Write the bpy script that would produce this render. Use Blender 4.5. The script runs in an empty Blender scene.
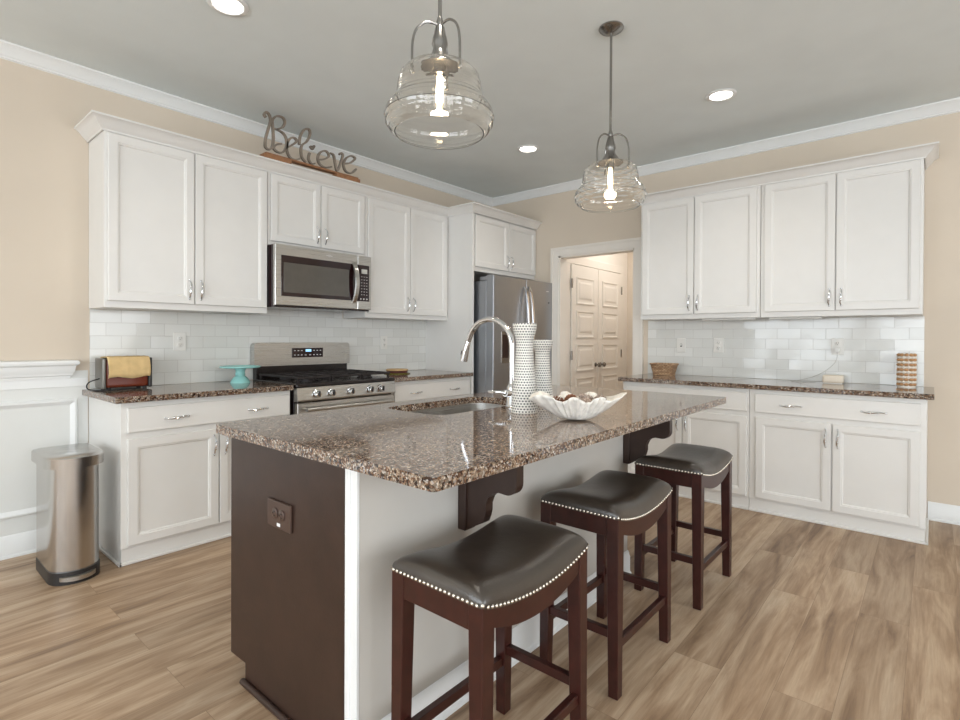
import bpy, bmesh, math, random
from mathutils import Vector, Matrix
random.seed(7)
PI = math.pi
SC = bpy.context.scene
COL = SC.collection

# ------------------------------------------------------------------ camera
cam_data = bpy.data.cameras.new('camera')
cam = bpy.data.objects.new('camera', cam_data)
COL.objects.link(cam)
SC.camera = cam
YAW, PITCH, ROLL = 0.7063, -0.0065, 0.0045
cy_, sy_, cp_, sp_ = math.cos(YAW), math.sin(YAW), math.cos(PITCH), math.sin(PITCH)
F = Vector((cy_*cp_, sy_*cp_, sp_)); Rr = Vector((sy_, -cy_, 0)); U = Rr.cross(F)
R2 = Rr*math.cos(ROLL) + U*math.sin(ROLL); U2 = -Rr*math.sin(ROLL) + U*math.cos(ROLL)
m = Matrix((R2, U2, -F)).transposed().to_4x4()
m.translation = Vector((-4.795, -3.9187, 1.2369))
cam.matrix_world = m
cam_data.sensor_width = 36.0
cam_data.lens = 530.93/960*36
cam_data.shift_y = -18.6/960
cam_data.clip_start = 0.05

# ------------------------------------------------------------------ world, lights, exposure
SC.view_settings.view_transform = 'Standard'
SC.view_settings.look = 'None'
SC.view_settings.gamma = 1.0
SC.view_settings.use_curve_mapping = False
SC.view_settings.exposure = 0.13
W = bpy.data.worlds.new('sky_world'); SC.world = W
W.use_nodes = True
wn = W.node_tree.nodes; wn.clear()
wo = wn.new('ShaderNodeOutputWorld'); wb = wn.new('ShaderNodeBackground')
wb.inputs[0].default_value = (0.80, 0.90, 1.0, 1); wb.inputs[1].default_value = 2.0
W.node_tree.links.new(wb.outputs[0], wo.inputs[0])

def area_light(name, loc, direction, sx, sy, power, color):
    l = bpy.data.lights.new(name, 'AREA'); l.shape = 'RECTANGLE'
    l.size = sx; l.size_y = sy; l.energy = power; l.color = color
    o = bpy.data.objects.new(name, l); COL.objects.link(o)
    o.location = loc
    o.rotation_euler = Vector(direction).to_track_quat('-Z', 'Y').to_euler()
    return o
# daylight entering through the window openings of the two walls behind the camera
WIN_L = [(-6.2, 1.8), (-3.9, 1.8), (-1.6, 1.8)]      # centre y, width on wall_left_side (x = XL)
WIN_N = [(-7.0, 1.8), (-4.6, 1.8), (-2.2, 1.8)]      # centre x, width on wall_near (y = YN)
XL, YN, ZC = -8.6, -7.6, 2.845
for c, w in WIN_L:
    area_light('window_daylight', (XL-0.12, c, 1.45), (1, 0, -0.05), w, 1.9, 66, (0.88, 0.945, 1.0))
for c, w in WIN_N:
    area_light('window_daylight', (c, YN-0.12, 1.45), (0, 1, -0.05), w, 1.9, 44, (0.97, 0.985, 1.0))

# ------------------------------------------------------------------ materials
def s2l(c):
    return tuple(((v/255.0)/12.92 if v/255.0 <= 0.04045 else ((v/255.0+0.055)/1.055)**2.4) for v in c) + (1.0,)
def new_mat(name):
    mt = bpy.data.materials.new(name); mt.use_nodes = True
    nt = mt.node_tree
    return mt, nt, nt.nodes['Principled BSDF']
def N(nt, t, **kw):
    n = nt.nodes.new(t)
    for k, v in kw.items():
        if k in n.inputs.keys(): n.inputs[k].default_value = v
        else: setattr(n, k, v)
    return n
def ramp(nt, fac, stops, interp='LINEAR'):
    r = nt.nodes.new('ShaderNodeValToRGB'); r.color_ramp.interpolation = interp
    e = r.color_ramp.elements
    while len(e) > 1: e.remove(e[-1])
    e[0].position = stops[0][0]; e[0].color = stops[0][1]
    for p, c in stops[1:]:
        q = e.new(p); q.color = c
    nt.links.new(fac, r.inputs[0])
    return r
def paint(name, rgb, rough=0.5, metal=0.0, var=0.03, nscale=9.0, bump=0.0, bscale=200.0, **kw):
    """plain surface with a slight procedural tint variation and optional fine bump"""
    mt, nt, b = new_mat(name)
    tc = N(nt, 'ShaderNodeTexCoord')
    no = N(nt, 'ShaderNodeTexNoise'); no.inputs['Scale'].default_value = nscale
    nt.links.new(tc.outputs['Object'], no.inputs['Vector'])
    c = s2l(rgb)
    lo = tuple(v*(1-var) for v in c[:3]) + (1,); hi = tuple(min(1, v*(1+var)) for v in c[:3]) + (1,)
    r = ramp(nt, no.outputs['Fac'], [(0.3, lo), (0.7, hi)])
    nt.links.new(r.outputs[0], b.inputs['Base Color'])
    b.inputs['Roughness'].default_value = rough
    b.inputs['Metallic'].default_value = metal
    for k, v in kw.items(): b.inputs[k.replace('_', ' ')].default_value = v
    if bump:
        n2 = N(nt, 'ShaderNodeTexNoise'); n2.inputs['Scale'].default_value = bscale
        nt.links.new(tc.outputs['Object'], n2.inputs['Vector'])
        bp = N(nt, 'ShaderNodeBump'); bp.inputs['Strength'].default_value = bump; bp.inputs['Distance'].default_value = 0.002
        nt.links.new(n2.outputs['Fac'], bp.inputs['Height'])
        nt.links.new(bp.outputs[0], b.inputs['Normal'])
    return mt
def emis(name, rgb, strength):
    mt, nt, b = new_mat(name)
    b.inputs['Base Color'].default_value = s2l(rgb)
    b.inputs['Emission Color'].default_value = s2l(rgb)
    b.inputs['Emission Strength'].default_value = strength
    return mt

M = {}
M['cab'] = paint('cabinet_white', (226, 224, 220), 0.38, var=0.01)
M['cab_dark'] = paint('cabinet_inside', (60, 45, 38), 0.7)
M['trim'] = paint('trim_white', (232, 233, 232), 0.35, var=0.01)
M['casing'] = paint('casing_cream', (232, 226, 217), 0.4, var=0.01)
M['beige'] = paint('wall_beige', (214, 201, 184), 0.85, var=0.015, nscale=3, bump=0.1, bscale=260)
M['ceiling'] = paint('ceiling_grey', (224, 230, 230), 0.95, var=0.02, nscale=4, bump=0.35, bscale=120)
M['wain'] = paint('wainscot_white', (222, 223, 220), 0.5, var=0.01)
M['kneewall'] = paint('island_wall_grey', (196, 192, 185), 0.6, var=0.015)
M['espresso'] = paint('espresso_wood', (52, 35, 28), 0.38, var=0.16, nscale=14, bump=0.08, bscale=90)
M['cherry'] = paint('dark_cherry_wood', (54, 23, 18), 0.3, var=0.2, nscale=25)
M['chrome'] = paint('chrome', (225, 226, 228), 0.09, 1.0, var=0.01)
M['nickel'] = paint('brushed_nickel', (150, 148, 145), 0.25, 1.0, var=0.03)
M['black'] = paint('black_enamel', (26, 18, 18), 0.25, var=0.1)
M['black_iron'] = paint('black_cast_iron', (34, 28, 28), 0.5, var=0.1, bump=0.1)
M['blackglass'] = paint('black_glass', (38, 20, 22), 0.05, var=0.02)
M['oven_window'] = paint('microwave_window', (88, 84, 78), 0.12, var=0.06, nscale=14)
M['plastic_w'] = paint('white_plastic', (228, 226, 220), 0.35, var=0.01)
M['plastic_d'] = paint('dark_plastic', (40, 38, 38), 0.4)
M['brown_plate'] = paint('brown_outlet_plate', (74, 56, 48), 0.35, var=0.05)
M['teal'] = paint('teal_ceramic', (150, 208, 204), 0.2, var=0.03)
M['towel'] = paint('yellow_towel', (216, 186, 134), 0.95, var=0.06, nscale=30, bump=0.8, bscale=300)
M['toaster_red'] = paint('toaster_brown', (104, 44, 26), 0.2, var=0.1)
M['toaster_grey'] = paint('toaster_grey', (120, 118, 112), 0.35, 0.6)
M['tan'] = paint('tan_bead', (186, 142, 98), 0.4, var=0.15, nscale=60)
M['white_bead'] = paint('white_bead', (236, 230, 220), 0.35, var=0.03)
M['sign_metal'] = paint('sign_metal', (150, 138, 126), 0.38, 0.5, var=0.2, nscale=14)
M['sign_wood'] = paint('sign_wood', (152, 108, 74), 0.6, var=0.15, nscale=40)
M['pine'] = paint('pine_cone_brown', (122, 78, 54), 0.7, var=0.35, nscale=60)
M['pine_w'] = paint('frosted_cone', (176, 158, 146), 0.7, var=0.35, nscale=80)
M['rubber'] = paint('black_rubber', (30, 28, 28), 0.6)
M['mark'] = paint('pale_print', (225, 225, 225), 0.4, var=0.0)
M['wood_tan'] = paint('light_wood', (206, 170, 120), 0.5, var=0.12, nscale=30)
M['olive'] = paint('olive_glass', (112, 106, 48), 0.2)
M['lampglow'] = emis('downlight_lens', (255, 250, 240), 9.0)
M['filament'] = emis('bulb_glow', (255, 226, 180), 28.0)
M['display'] = emis('display_glow', (150, 200, 230), 1.0)

def leather():
    mt, nt, b = new_mat('dark_leather')
    tc = N(nt, 'ShaderNodeTexCoord')
    no = N(nt, 'ShaderNodeTexNoise', Scale=7.0); nt.links.new(tc.outputs['Object'], no.inputs['Vector'])
    r = ramp(nt, no.outputs['Fac'], [(0.3, s2l((50, 42, 36))), (0.7, s2l((64, 56, 48)))])
    nt.links.new(r.outputs[0], b.inputs['Base Color'])
    b.inputs['Roughness'].default_value = 0.29
    b.inputs['Specular IOR Level'].default_value = 0.9
    v = N(nt, 'ShaderNodeTexVoronoi', Scale=260.0); nt.links.new(tc.outputs['Object'], v.inputs['Vector'])
    n3 = N(nt, 'ShaderNodeTexNoise', Scale=14.0); nt.links.new(tc.outputs['Object'], n3.inputs['Vector'])
    ad = N(nt, 'ShaderNodeMath', operation='MULTIPLY_ADD'); nt.links.new(n3.outputs['Fac'], ad.inputs[0]); ad.inputs[1].default_value = 4.0
    nt.links.new(v.outputs['Distance'], ad.inputs[2])
    bp = N(nt, 'ShaderNodeBump', Strength=0.25, Distance=0.0012); nt.links.new(ad.outputs[0], bp.inputs['Height'])
    nt.links.new(bp.outputs[0], b.inputs['Normal'])
    return mt
M['leather'] = leather()

def steel(name, rgb, rough, stretch):
    mt, nt, b = new_mat(name)
    tc = N(nt, 'ShaderNodeTexCoord'); mp = N(nt, 'ShaderNodeMapping'); mp.inputs['Scale'].default_value = stretch
    nt.links.new(tc.outputs['Object'], mp.inputs['Vector'])
    no = N(nt, 'ShaderNodeTexNoise', Scale=1.0, Detail=4.0); nt.links.new(mp.outputs[0], no.inputs['Vector'])
    c = s2l(rgb)
    r = ramp(nt, no.outputs['Fac'], [(0.3, tuple(v*0.88 for v in c[:3])+(1,)), (0.7, c)])
    nt.links.new(r.outputs[0], b.inputs['Base Color'])
    b.inputs['Metallic'].default_value = 1.0
    rr = N(nt, 'ShaderNodeMapRange'); nt.links.new(no.outputs['Fac'], rr.inputs[0])
    rr.inputs[3].default_value = rough*0.8; rr.inputs[4].default_value = rough*1.25
    nt.links.new(rr.outputs[0], b.inputs['Roughness'])
    return mt
M['steel'] = steel('stainless_steel', (196, 194, 190), 0.28, (4, 4, 400))
M['steel_v'] = steel('stainless_steel_vertical_grain', (176, 174, 171), 0.3, (300, 300, 3))
M['steel_can'] = steel('stainless_steel_can', (205, 203, 200), 0.22, (60, 60, 1))
_b = M['steel_can'].node_tree.nodes['Principled BSDF']; _b.inputs['Anisotropic'].default_value = 0.85
M['steel_fridge'] = steel('stainless_steel_fridge', (168, 171, 176), 0.36, (300, 300, 3))

def granite():
    mt, nt, b = new_mat('speckled_granite')
    tc = N(nt, 'ShaderNodeTexCoord')
    v = N(nt, 'ShaderNodeTexVoronoi', Scale=210.0); nt.links.new(tc.outputs['Object'], v.inputs['Vector'])
    sep = N(nt, 'ShaderNodeSeparateColor'); nt.links.new(v.outputs['Color'], sep.inputs[0])
    r = ramp(nt, sep.outputs[0], [(0.0, s2l((30, 23, 23))), (0.32, s2l((74, 50, 40))), (0.54, s2l((120, 90, 70))),
                                  (0.70, s2l((164, 142, 120))), (0.84, s2l((148, 144, 142))), (0.93, s2l((214, 206, 196)))], 'CONSTANT')
    v2 = N(nt, 'ShaderNodeTexVoronoi', Scale=105.0); nt.links.new(tc.outputs['Object'], v2.inputs['Vector'])
    sep2 = N(nt, 'ShaderNodeSeparateColor'); nt.links.new(v2.outputs['Color'], sep2.inputs[0])
    r2 = ramp(nt, sep2.outputs[1], [(0.0, s2l((34, 27, 26))), (0.26, s2l((128, 98, 76))), (0.66, s2l((186, 170, 150)))], 'CONSTANT')
    mx = N(nt, 'ShaderNodeMix', data_type='RGBA'); mx.inputs[0].default_value = 0.33
    nt.links.new(r.outputs[0], mx.inputs[6]); nt.links.new(r2.outputs[0], mx.inputs[7])
    nt.links.new(mx.outputs[2], b.inputs['Base Color'])
    b.inputs['Roughness'].default_value = 0.06
    b.inputs['Specular IOR Level'].default_value = 0.8
    return mt
M['granite'] = granite()

def floor_mat():
    mt, nt, b = new_mat('oak_plank_floor')
    tc = N(nt, 'ShaderNodeTexCoord')
    br = N(nt, 'ShaderNodeTexBrick'); br.offset = 0.37; br.offset_frequency = 2
    for k, v in {'Scale': 1.0, 'Mortar Size': 0.0008, 'Mortar Smooth': 0.3, 'Brick Width': 1.35, 'Row Height': 0.175, 'Bias': 0.0}.items():
        br.inputs[k].default_value = v
    br.inputs['Color1'].default_value = (0, 0, 0, 1); br.inputs['Color2'].default_value = (1, 1, 1, 1); br.inputs['Mortar'].default_value = (0.5, 0.5, 0.5, 1)
    nt.links.new(tc.outputs['Object'], br.inputs['Vector'])
    # offset the grain for each plank
    sx = N(nt, 'ShaderNodeVectorMath', operation='MULTIPLY_ADD'); nt.links.new(br.outputs['Color'], sx.inputs[0])
    sx.inputs[1].default_value = (7.0, 3.0, 5.0); nt.links.new(tc.outputs['Object'], sx.inputs[2])
    mp = N(nt, 'ShaderNodeMapping'); mp.inputs['Scale'].default_value = (1.1, 9.0, 1.0); nt.links.new(sx.outputs[0], mp.inputs['Vector'])
    n1 = N(nt, 'ShaderNodeTexNoise', Scale=1.5, Detail=5.0, Roughness=0.6, Distortion=0.6); nt.links.new(mp.outputs[0], n1.inputs['Vector'])
    mp2 = N(nt, 'ShaderNodeMapping'); mp2.inputs['Scale'].default_value = (4.0, 90.0, 1.0); nt.links.new(sx.outputs[0], mp2.inputs['Vector'])
    n2 = N(nt, 'ShaderNodeTexNoise', Scale=1.2, Detail=4.0, Roughness=0.7); nt.links.new(mp2.outputs[0], n2.inputs['Vector'])
    r = ramp(nt, n1.outputs['Fac'], [(0.26, s2l((118, 94, 73))), (0.42, s2l((160, 134, 108))), (0.56, s2l((184, 160, 134))), (0.74, s2l((202, 182, 158)))])
    r2 = ramp(nt, n2.outputs['Fac'], [(0.3, (0.78, 0.76, 0.74, 1)), (0.6, (1.0, 1.0, 1.0, 1))])
    m1 = N(nt, 'ShaderNodeMix', data_type='RGBA', blend_type='MULTIPLY'); m1.inputs[0].default_value = 0.75
    nt.links.new(r.outputs[0], m1.inputs[6]); nt.links.new(r2.outputs[0], m1.inputs[7])
    r3 = ramp(nt, br.outputs['Color'], [(0.0, (0.84, 0.815, 0.79, 1)), (1.0, (1.08, 1.07, 1.06, 1))])
    m2 = N(nt, 'ShaderNodeMix', data_type='RGBA', blend_type='MULTIPLY'); m2.inputs[0].default_value = 1.0
    nt.links.new(m1.outputs[2], m2.inputs[6]); nt.links.new(r3.outputs[0], m2.inputs[7])
    m3 = N(nt, 'ShaderNodeMix', data_type='RGBA'); nt.links.new(br.outputs['Fac'], m3.inputs[0])
    nt.links.new(m2.outputs[2], m3.inputs[6]); m3.inputs[7].default_value = s2l((128, 104, 82))
    nt.links.new(m3.outputs[2], b.inputs['Base Color'])
    b.inputs['Roughness'].default_value = 0.42
    b.inputs['Specular IOR Level'].default_value = 0.35
    bp = N(nt, 'ShaderNodeBump', Strength=0.15, Distance=0.002); nt.links.new(n2.outputs['Fac'], bp.inputs['Height'])
    nt.links.new(bp.outputs[0], b.inputs['Normal'])
    return mt
M['floor'] = floor_mat()

def tile_mat():
    mt, nt, b = new_mat('white_subway_tile')
    tc = N(nt, 'ShaderNodeTexCoord')
    mp = N(nt, 'ShaderNodeMapping'); mp.inputs['Rotation'].default_value = (-PI/2, 0, 0)   # local x,z -> brick plane
    nt.links.new(tc.outputs['Object'], mp.inputs['Vector'])
    br = N(nt, 'ShaderNodeTexBrick'); br.offset = 0.5
    for k, v in {'Scale': 1.0, 'Mortar Size': 0.0016, 'Mortar Smooth': 0.2, 'Brick Width': 0.165, 'Row Height': 0.0815}.items():
        br.inputs[k].default_value = v
    br.inputs['Color1'].default_value = (0, 0, 0, 1); br.inputs['Color2'].default_value = (1, 1, 1, 1); br.inputs['Mortar'].default_value = (0.5, 0.5, 0.5, 1)
    nt.links.new(mp.outputs[0], br.inputs['Vector'])
    wn_ = N(nt, 'ShaderNodeTexWhiteNoise', noise_dimensions='3D'); nt.links.new(br.outputs['Color'], wn_.inputs['Vector'])
    r = ramp(nt, br.outputs['Color'], [(0.0, s2l((216, 216, 211))), (1.0, s2l((226, 226, 222)))])
    mx = N(nt, 'ShaderNodeMix', data_type='RGBA'); nt.links.new(br.outputs['Fac'], mx.inputs[0])
    nt.links.new(r.outputs[0], mx.inputs[6]); mx.inputs[7].default_value = s2l((200, 198, 193))
    nt.links.new(mx.outputs[2], b.inputs['Base Color'])
    b.inputs['Roughness'].default_value = 0.12
    # each tile is set at a slightly different angle
    g = N(nt, 'ShaderNodeNewGeometry')
    sb = N(nt, 'ShaderNodeVectorMath', operation='SUBTRACT'); nt.links.new(wn_.outputs['Color'], sb.inputs[0]); sb.inputs[1].default_value = (0.5, 0.5, 0.5)
    ml = N(nt, 'ShaderNodeVectorMath', operation='MULTIPLY_ADD'); nt.links.new(sb.outputs[0], ml.inputs[0]); ml.inputs[1].default_value = (0.035, 0.035, 0.035)
    bp = N(nt, 'ShaderNodeBump', Strength=0.4, Distance=0.002); bp.invert = True; nt.links.new(br.outputs['Fac'], bp.inputs['Height'])
    nt.links.new(bp.outputs[0], ml.inputs[2])
    nm = N(nt, 'ShaderNodeVectorMath', operation='NORMALIZE'); nt.links.new(ml.outputs[0], nm.inputs[0])
    nt.links.new(nm.outputs[0], b.inputs['Normal'])
    return mt
M['tile'] = tile_mat()

def glass_mat():
    mt, nt, b = new_mat('clear_pendant_glass')
    b.inputs['Base Color'].default_value = (1.0, 0.985, 0.96, 1)
    b.inputs['Roughness'].default_value = 0.02
    b.inputs['Transmission Weight'].default_value = 1.0
    b.inputs['IOR'].default_value = 1.45
    tc = N(nt, 'ShaderNodeTexCoord')
    n = N(nt, 'ShaderNodeTexNoise', Scale=18.0); nt.links.new(tc.outputs['Object'], n.inputs['Vector'])
    bp = N(nt, 'ShaderNodeBump', Strength=0.25, Distance=0.003); nt.links.new(n.outputs['Fac'], bp.inputs['Height'])
    nt.links.new(bp.outputs[0], b.inputs['Normal'])
    return mt
M['glass'] = glass_mat()
M['pane'] = None
def pane_mat():
    mt, nt, b = new_mat('window_pane_glass')
    b.inputs['Roughness'].default_value = 0.0; b.inputs['Transmission Weight'].default_value = 1.0; b.inputs['IOR'].default_value = 1.05
    return mt
M['pane'] = pane_mat()

def vase_mat():
    mt, nt, b = new_mat('white_knit_ceramic')
    tc = N(nt, 'ShaderNodeTexCoord'); sp = N(nt, 'ShaderNodeSeparateXYZ'); nt.links.new(tc.outputs['Object'], sp.inputs[0])
    def mth(op, a, b_=None, c=None):
        n = N(nt, 'ShaderNodeMath', operation=op)
        for i, q in enumerate((a, b_, c)):
            if q is None: continue
            if isinstance(q, (int, float)): n.inputs[i].default_value = q
            else: nt.links.new(q, n.inputs[i])
        return n.outputs[0]
    ang = mth('ARCTAN2', sp.outputs[1], sp.outputs[0])
    v = mth('DIVIDE', sp.outputs[2], 0.0115)
    row = mth('FLOOR', v)
    par = mth('MULTIPLY', mth('MODULO', row, 2.0), 0.5)
    u = mth('ADD', mth('MULTIPLY', ang, 25/(2*PI)), par)
    fu = mth('SUBTRACT', mth('FRACT', u), 0.5); fv = mth('SUBTRACT', mth('FRACT', v), 0.5)
    d = mth('SQRT', mth('ADD', mth('MULTIPLY', fu, fu), mth('MULTIPLY', mth('MULTIPLY', fv, fv), 1.3)))
    r = ramp(nt, d, [(0.0, s2l((58, 58, 62))), (0.27, s2l((90, 90, 93))), (0.40, s2l((222, 220, 214)))])
    nt.links.new(r.outputs[0], b.inputs['Base Color']); b.inputs['Roughness'].default_value = 0.45
    bp = N(nt, 'ShaderNodeBump', Strength=0.6, Distance=0.003); nt.links.new(d, bp.inputs['Height']); nt.links.new(bp.outputs[0], b.inputs['Normal'])
    return mt
M['vase'] = vase_mat()
def wicker_mat():
    mt, nt, b = new_mat('wicker')
    tc = N(nt, 'ShaderNodeTexCoord'); ck = N(nt, 'ShaderNodeTexBrick'); ck.offset = 0.5
    mp = N(nt, 'ShaderNodeMapping'); mp.inputs['Rotation'].default_value = (-PI/2, 0, 0); nt.links.new(tc.outputs['Object'], mp.inputs['Vector'])
    for k, v in {'Scale': 1.0, 'Mortar Size': 0.002, 'Mortar Smooth': 0.6, 'Brick Width': 0.026, 'Row Height': 0.012}.items(): ck.inputs[k].default_value = v
    ck.inputs['Color1'].default_value = s2l((206, 172, 136)); ck.inputs['Color2'].default_value = s2l((160, 122, 88)); ck.inputs['Mortar'].default_value = s2l((84, 58, 40))
    nt.links.new(mp.outputs[0], ck.inputs['Vector']); nt.links.new(ck.outputs['Color'], b.inputs['Base Color']); b.inputs['Roughness'].default_value = 0.7
    bp = N(nt, 'ShaderNodeBump', Strength=0.8, Distance=0.003); bp.invert = True; nt.links.new(ck.outputs['Fac'], bp.inputs['Height']); nt.links.new(bp.outputs[0], b.inputs['Normal'])
    return mt
M['wicker'] = wicker_mat()
def shell_mat():
    mt, nt, b = new_mat('white_shell_ceramic')
    tc = N(nt, 'ShaderNodeTexCoord'); n = N(nt, 'ShaderNodeTexNoise', Scale=30.0); nt.links.new(tc.outputs['Object'], n.inputs['Vector'])
    r = ramp(nt, n.outputs['Fac'], [(0.3, s2l((206, 202, 196))), (0.65, s2l((240, 236, 228)))]); nt.links.new(r.outputs[0], b.inputs['Base Color'])
    b.inputs['Roughness'].default_value = 0.35
    return mt
M['shell'] = shell_mat()

# ------------------------------------------------------------------ mesh helpers
def rc(lo, hi): return (min(lo, hi), max(lo, hi))
def add_box(bm, x0, x1, y0, y1, z0, z1, bev=0.0, seg=1):
    x0, x1 = rc(x0, x1); y0, y1 = rc(y0, y1); z0, z1 = rc(z0, z1)
    vs = [bm.verts.new(p) for p in ((x0,y0,z0),(x1,y0,z0),(x1,y1,z0),(x0,y1,z0),(x0,y0,z1),(x1,y0,z1),(x1,y1,z1),(x0,y1,z1))]
    fs = [bm.faces.new([vs[i] for i in f]) for f in ((3,2,1,0),(4,5,6,7),(0,1,5,4),(1,2,6,5),(2,3,7,6),(3,0,4,7))]
    if bev > 0:
        es = list({e for f in fs for e in f.edges})
        bmesh.ops.bevel(bm, geom=es, offset=bev, segments=seg, affect='EDGES', profile=0.6)
    return vs
def add_beam(bm, p0, p1, w0, w1, up=(0,0,1), d0=None, d1=None):
    """tapered rectangular bar between two points"""
    p0, p1 = Vector(p0), Vector(p1); d = (p1-p0).normalized(); s = d.cross(Vector(up))
    if s.length < 1e-4: s = d.cross(Vector((0,1,0)))
    s.normalize(); t = s.cross(d).normalized()
    d0 = d0 or w0; d1 = d1 or w1
    rings = []
    for p, w, dd in ((p0, w0, d0), (p1, w1, d1)):
        rings.append([bm.verts.new(p + s*a*w/2 + t*b*dd/2) for a, b in ((-1,-1),(1,-1),(1,1),(-1,1))])
    for i in range(4):
        j = (i+1) % 4; bm.faces.new((rings[0][i], rings[0][j], rings[1][j], rings[1][i]))
    bm.faces.new(rings[0][::-1]); bm.faces.new(rings[1])
def add_tube(bm, pts, rad, seg=10, closed=False, cap=True):
    pts = [Vector(p) for p in pts]; n = len(pts)
    rads = rad if isinstance(rad, (list, tuple)) else [rad]*n
    prev = None; rings = []
    for i, p in enumerate(pts):
        if closed: d = pts[(i+1) % n] - pts[i-1]
        else: d = pts[min(i+1, n-1)] - pts[max(i-1, 0)]
        d.normalize()
        if prev is None:
            ref = Vector((0,0,1)) if abs(d.z) < 0.9 else Vector((1,0,0)); s = d.cross(ref).normalized()
        else:
            s = (prev - d*prev.dot(d)).normalized()
        prev = s; t = d.cross(s)
        rings.append([bm.verts.new(p + (s*math.cos(2*PI*k/seg) + t*math.sin(2*PI*k/seg))*rads[i]) for k in range(seg)])
    rng = n if closed else n-1
    for i in range(rng):
        a, b = rings[i], rings[(i+1) % n]
        for k in range(seg):
            bm.faces.new((a[k], a[(k+1) % seg], b[(k+1) % seg], b[k]))
    if cap and not closed:
        bm.faces.new(rings[0][::-1]); bm.faces.new(rings[-1])
def add_lathe(bm, prof, seg=32, center=(0,0,0), sx=1, sy=1, cap=True):
    c = Vector(center); rings = []
    for r, z in prof:
        if r < 1e-6: rings.append([bm.verts.new(c + Vector((0,0,z)))])
        else: rings.append([bm.verts.new(c + Vector((sx*r*math.cos(2*PI*k/seg), sy*r*math.sin(2*PI*k/seg), z))) for k in range(seg)])
    for a, b in zip(rings, rings[1:]):
        if len(a) == 1 and len(b) == 1: continue
        for k in range(seg):
            j = (k+1) % seg
            if len(a) == 1: bm.faces.new((a[0], b[j], b[k]))
            elif len(b) == 1: bm.faces.new((a[k], a[j], b[0]))
            else: bm.faces.new((a[k], a[j], b[j], b[k]))
    if cap:
        if len(rings[0]) > 1: bm.faces.new(rings[0][::-1])
        if len(rings[-1]) > 1: bm.faces.new(rings[-1])
def add_disc_cyl(bm, p0, p1, r, seg=20): add_tube(bm, [p0, p1], r, seg)
def add_sphere(bm, c, r, seg=12, rings=8, sz=1.0):
    add_lathe(bm, [(r*math.sin(PI*i/rings), -r*sz*math.cos(PI*i/rings)) if 0 < i < rings else (0, (-r if i == 0 else r)*sz) for i in range(rings+1)], seg, c)
def add_prism(bm, poly, axis, a0, a1):
    """poly: 2-D outline. axis 'x': (y,z) extruded in x ; 'y': (x,z) ; 'z': (x,y)"""
    def P(u, v, w):
        return (w, u, v) if axis == 'x' else ((u, w, v) if axis == 'y' else (u, v, w))
    A = [bm.verts.new(P(u, v, a0)) for u, v in poly]; B = [bm.verts.new(P(u, v, a1)) for u, v in poly]
    n = len(poly)
    for i in range(n): bm.faces.new((A[i], A[(i+1) % n], B[(i+1) % n], B[i]))
    bm.faces.new(A[::-1]); bm.faces.new(B)
def add_sweep(bm, path, prof, closed_prof=True):
    """mitred moulding: path in the xy plane, prof = (out, z); out is to the right of travel"""
    path = [Vector((p[0], p[1])) for p in path]; n = len(path); rings = []
    for i in range(n):
        dirs = []
        if i > 0: dirs.append((path[i]-path[i-1]).normalized())
        if i < n-1: dirs.append((path[i+1]-path[i]).normalized())
        ns = [Vector((d.y, -d.x)) for d in dirs]
        if len(ns) == 2:
            mdir = (ns[0]+ns[1]).normalized(); k = 1/max(0.2, mdir.dot(ns[0])); off = mdir*k
        else: off = ns[0]
        rings.append([bm.verts.new((path[i].x+off.x*o, path[i].y+off.y*o, z)) for o, z in prof])
    q = len(prof)
    for a, b in zip(rings, rings[1:]):
        for k in range(q if closed_prof else q-1):
            j = (k+1) % q; bm.faces.new((a[k], a[j], b[j], b[k]))
    bm.faces.new(rings[0][::-1]); bm.faces.new(rings[-1])
def ring_panel(bm, x0, x1, z0, z1, yb, rings):
    """door / drawer front facing -y. yb = back plane; rings = (inset, y) from the outside in"""
    prev = None
    allr = [(0.0, yb)] + rings
    vv = []
    for ins, y in allr:
        vv.append([bm.verts.new(p) for p in ((x0+ins,y,z0+ins),(x1-ins,y,z0+ins),(x1-ins,y,z1-ins),(x0+ins,y,z1-ins))])
    for a, b in zip(vv, vv[1:]):
        for k in range(4):
            j = (k+1) % 4; bm.faces.new((a[k], a[j], b[j], b[k]))
    bm.faces.new(vv[0][::-1]); bm.faces.new(vv[-1])

def mesh_obj(name, bm, mat, parent=None, smooth=False, loc=None):
    bmesh.ops.remove_doubles(bm, verts=bm.verts, dist=1e-6)
    bmesh.ops.recalc_face_normals(bm, faces=bm.faces)
    me = bpy.data.meshes.new(name); bm.to_mesh(me); bm.free()
    me.materials.append(mat)
    if smooth:
        for p in me.polygons: p.use_smooth = True
        try: me.set_sharp_from_angle(angle=math.radians(40))
        except Exception: pass
    o = bpy.data.objects.new(name, me); COL.objects.link(o)
    if parent: o.parent = parent
    if loc: o.location = loc
    return o
def tag(o, label, cat, group=None):
    o['label'] = label; o['category'] = cat
    if group: o['group'] = group
    return o
def thing(name, label, cat, loc=(0,0,0), rotz=0.0, group=None):
    o = bpy.data.objects.new(name, None); COL.objects.link(o); o.empty_display_size = 0.1
    o.location = loc; o.rotation_euler = (0, 0, rotz)
    return tag(o, label, cat, group)
def struct(name, bm, mat, smooth=False):
    o = mesh_obj(name, bm, mat, None, smooth); o['kind'] = 'structure'; return o
def dup(root, loc, rotz, label, group=None):
    r = root.copy(); COL.objects.link(r); r.location = loc; r.rotation_euler = (0, 0, rotz); r['label'] = label
    if group: r['group'] = group
    for ch in list(root.children):
        c = ch.copy(); COL.objects.link(c); c.parent = r
        for g in list(ch.children):
            d = g.copy(); COL.objects.link(d); d.parent = c
    return r
def B(): return bmesh.new()
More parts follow.
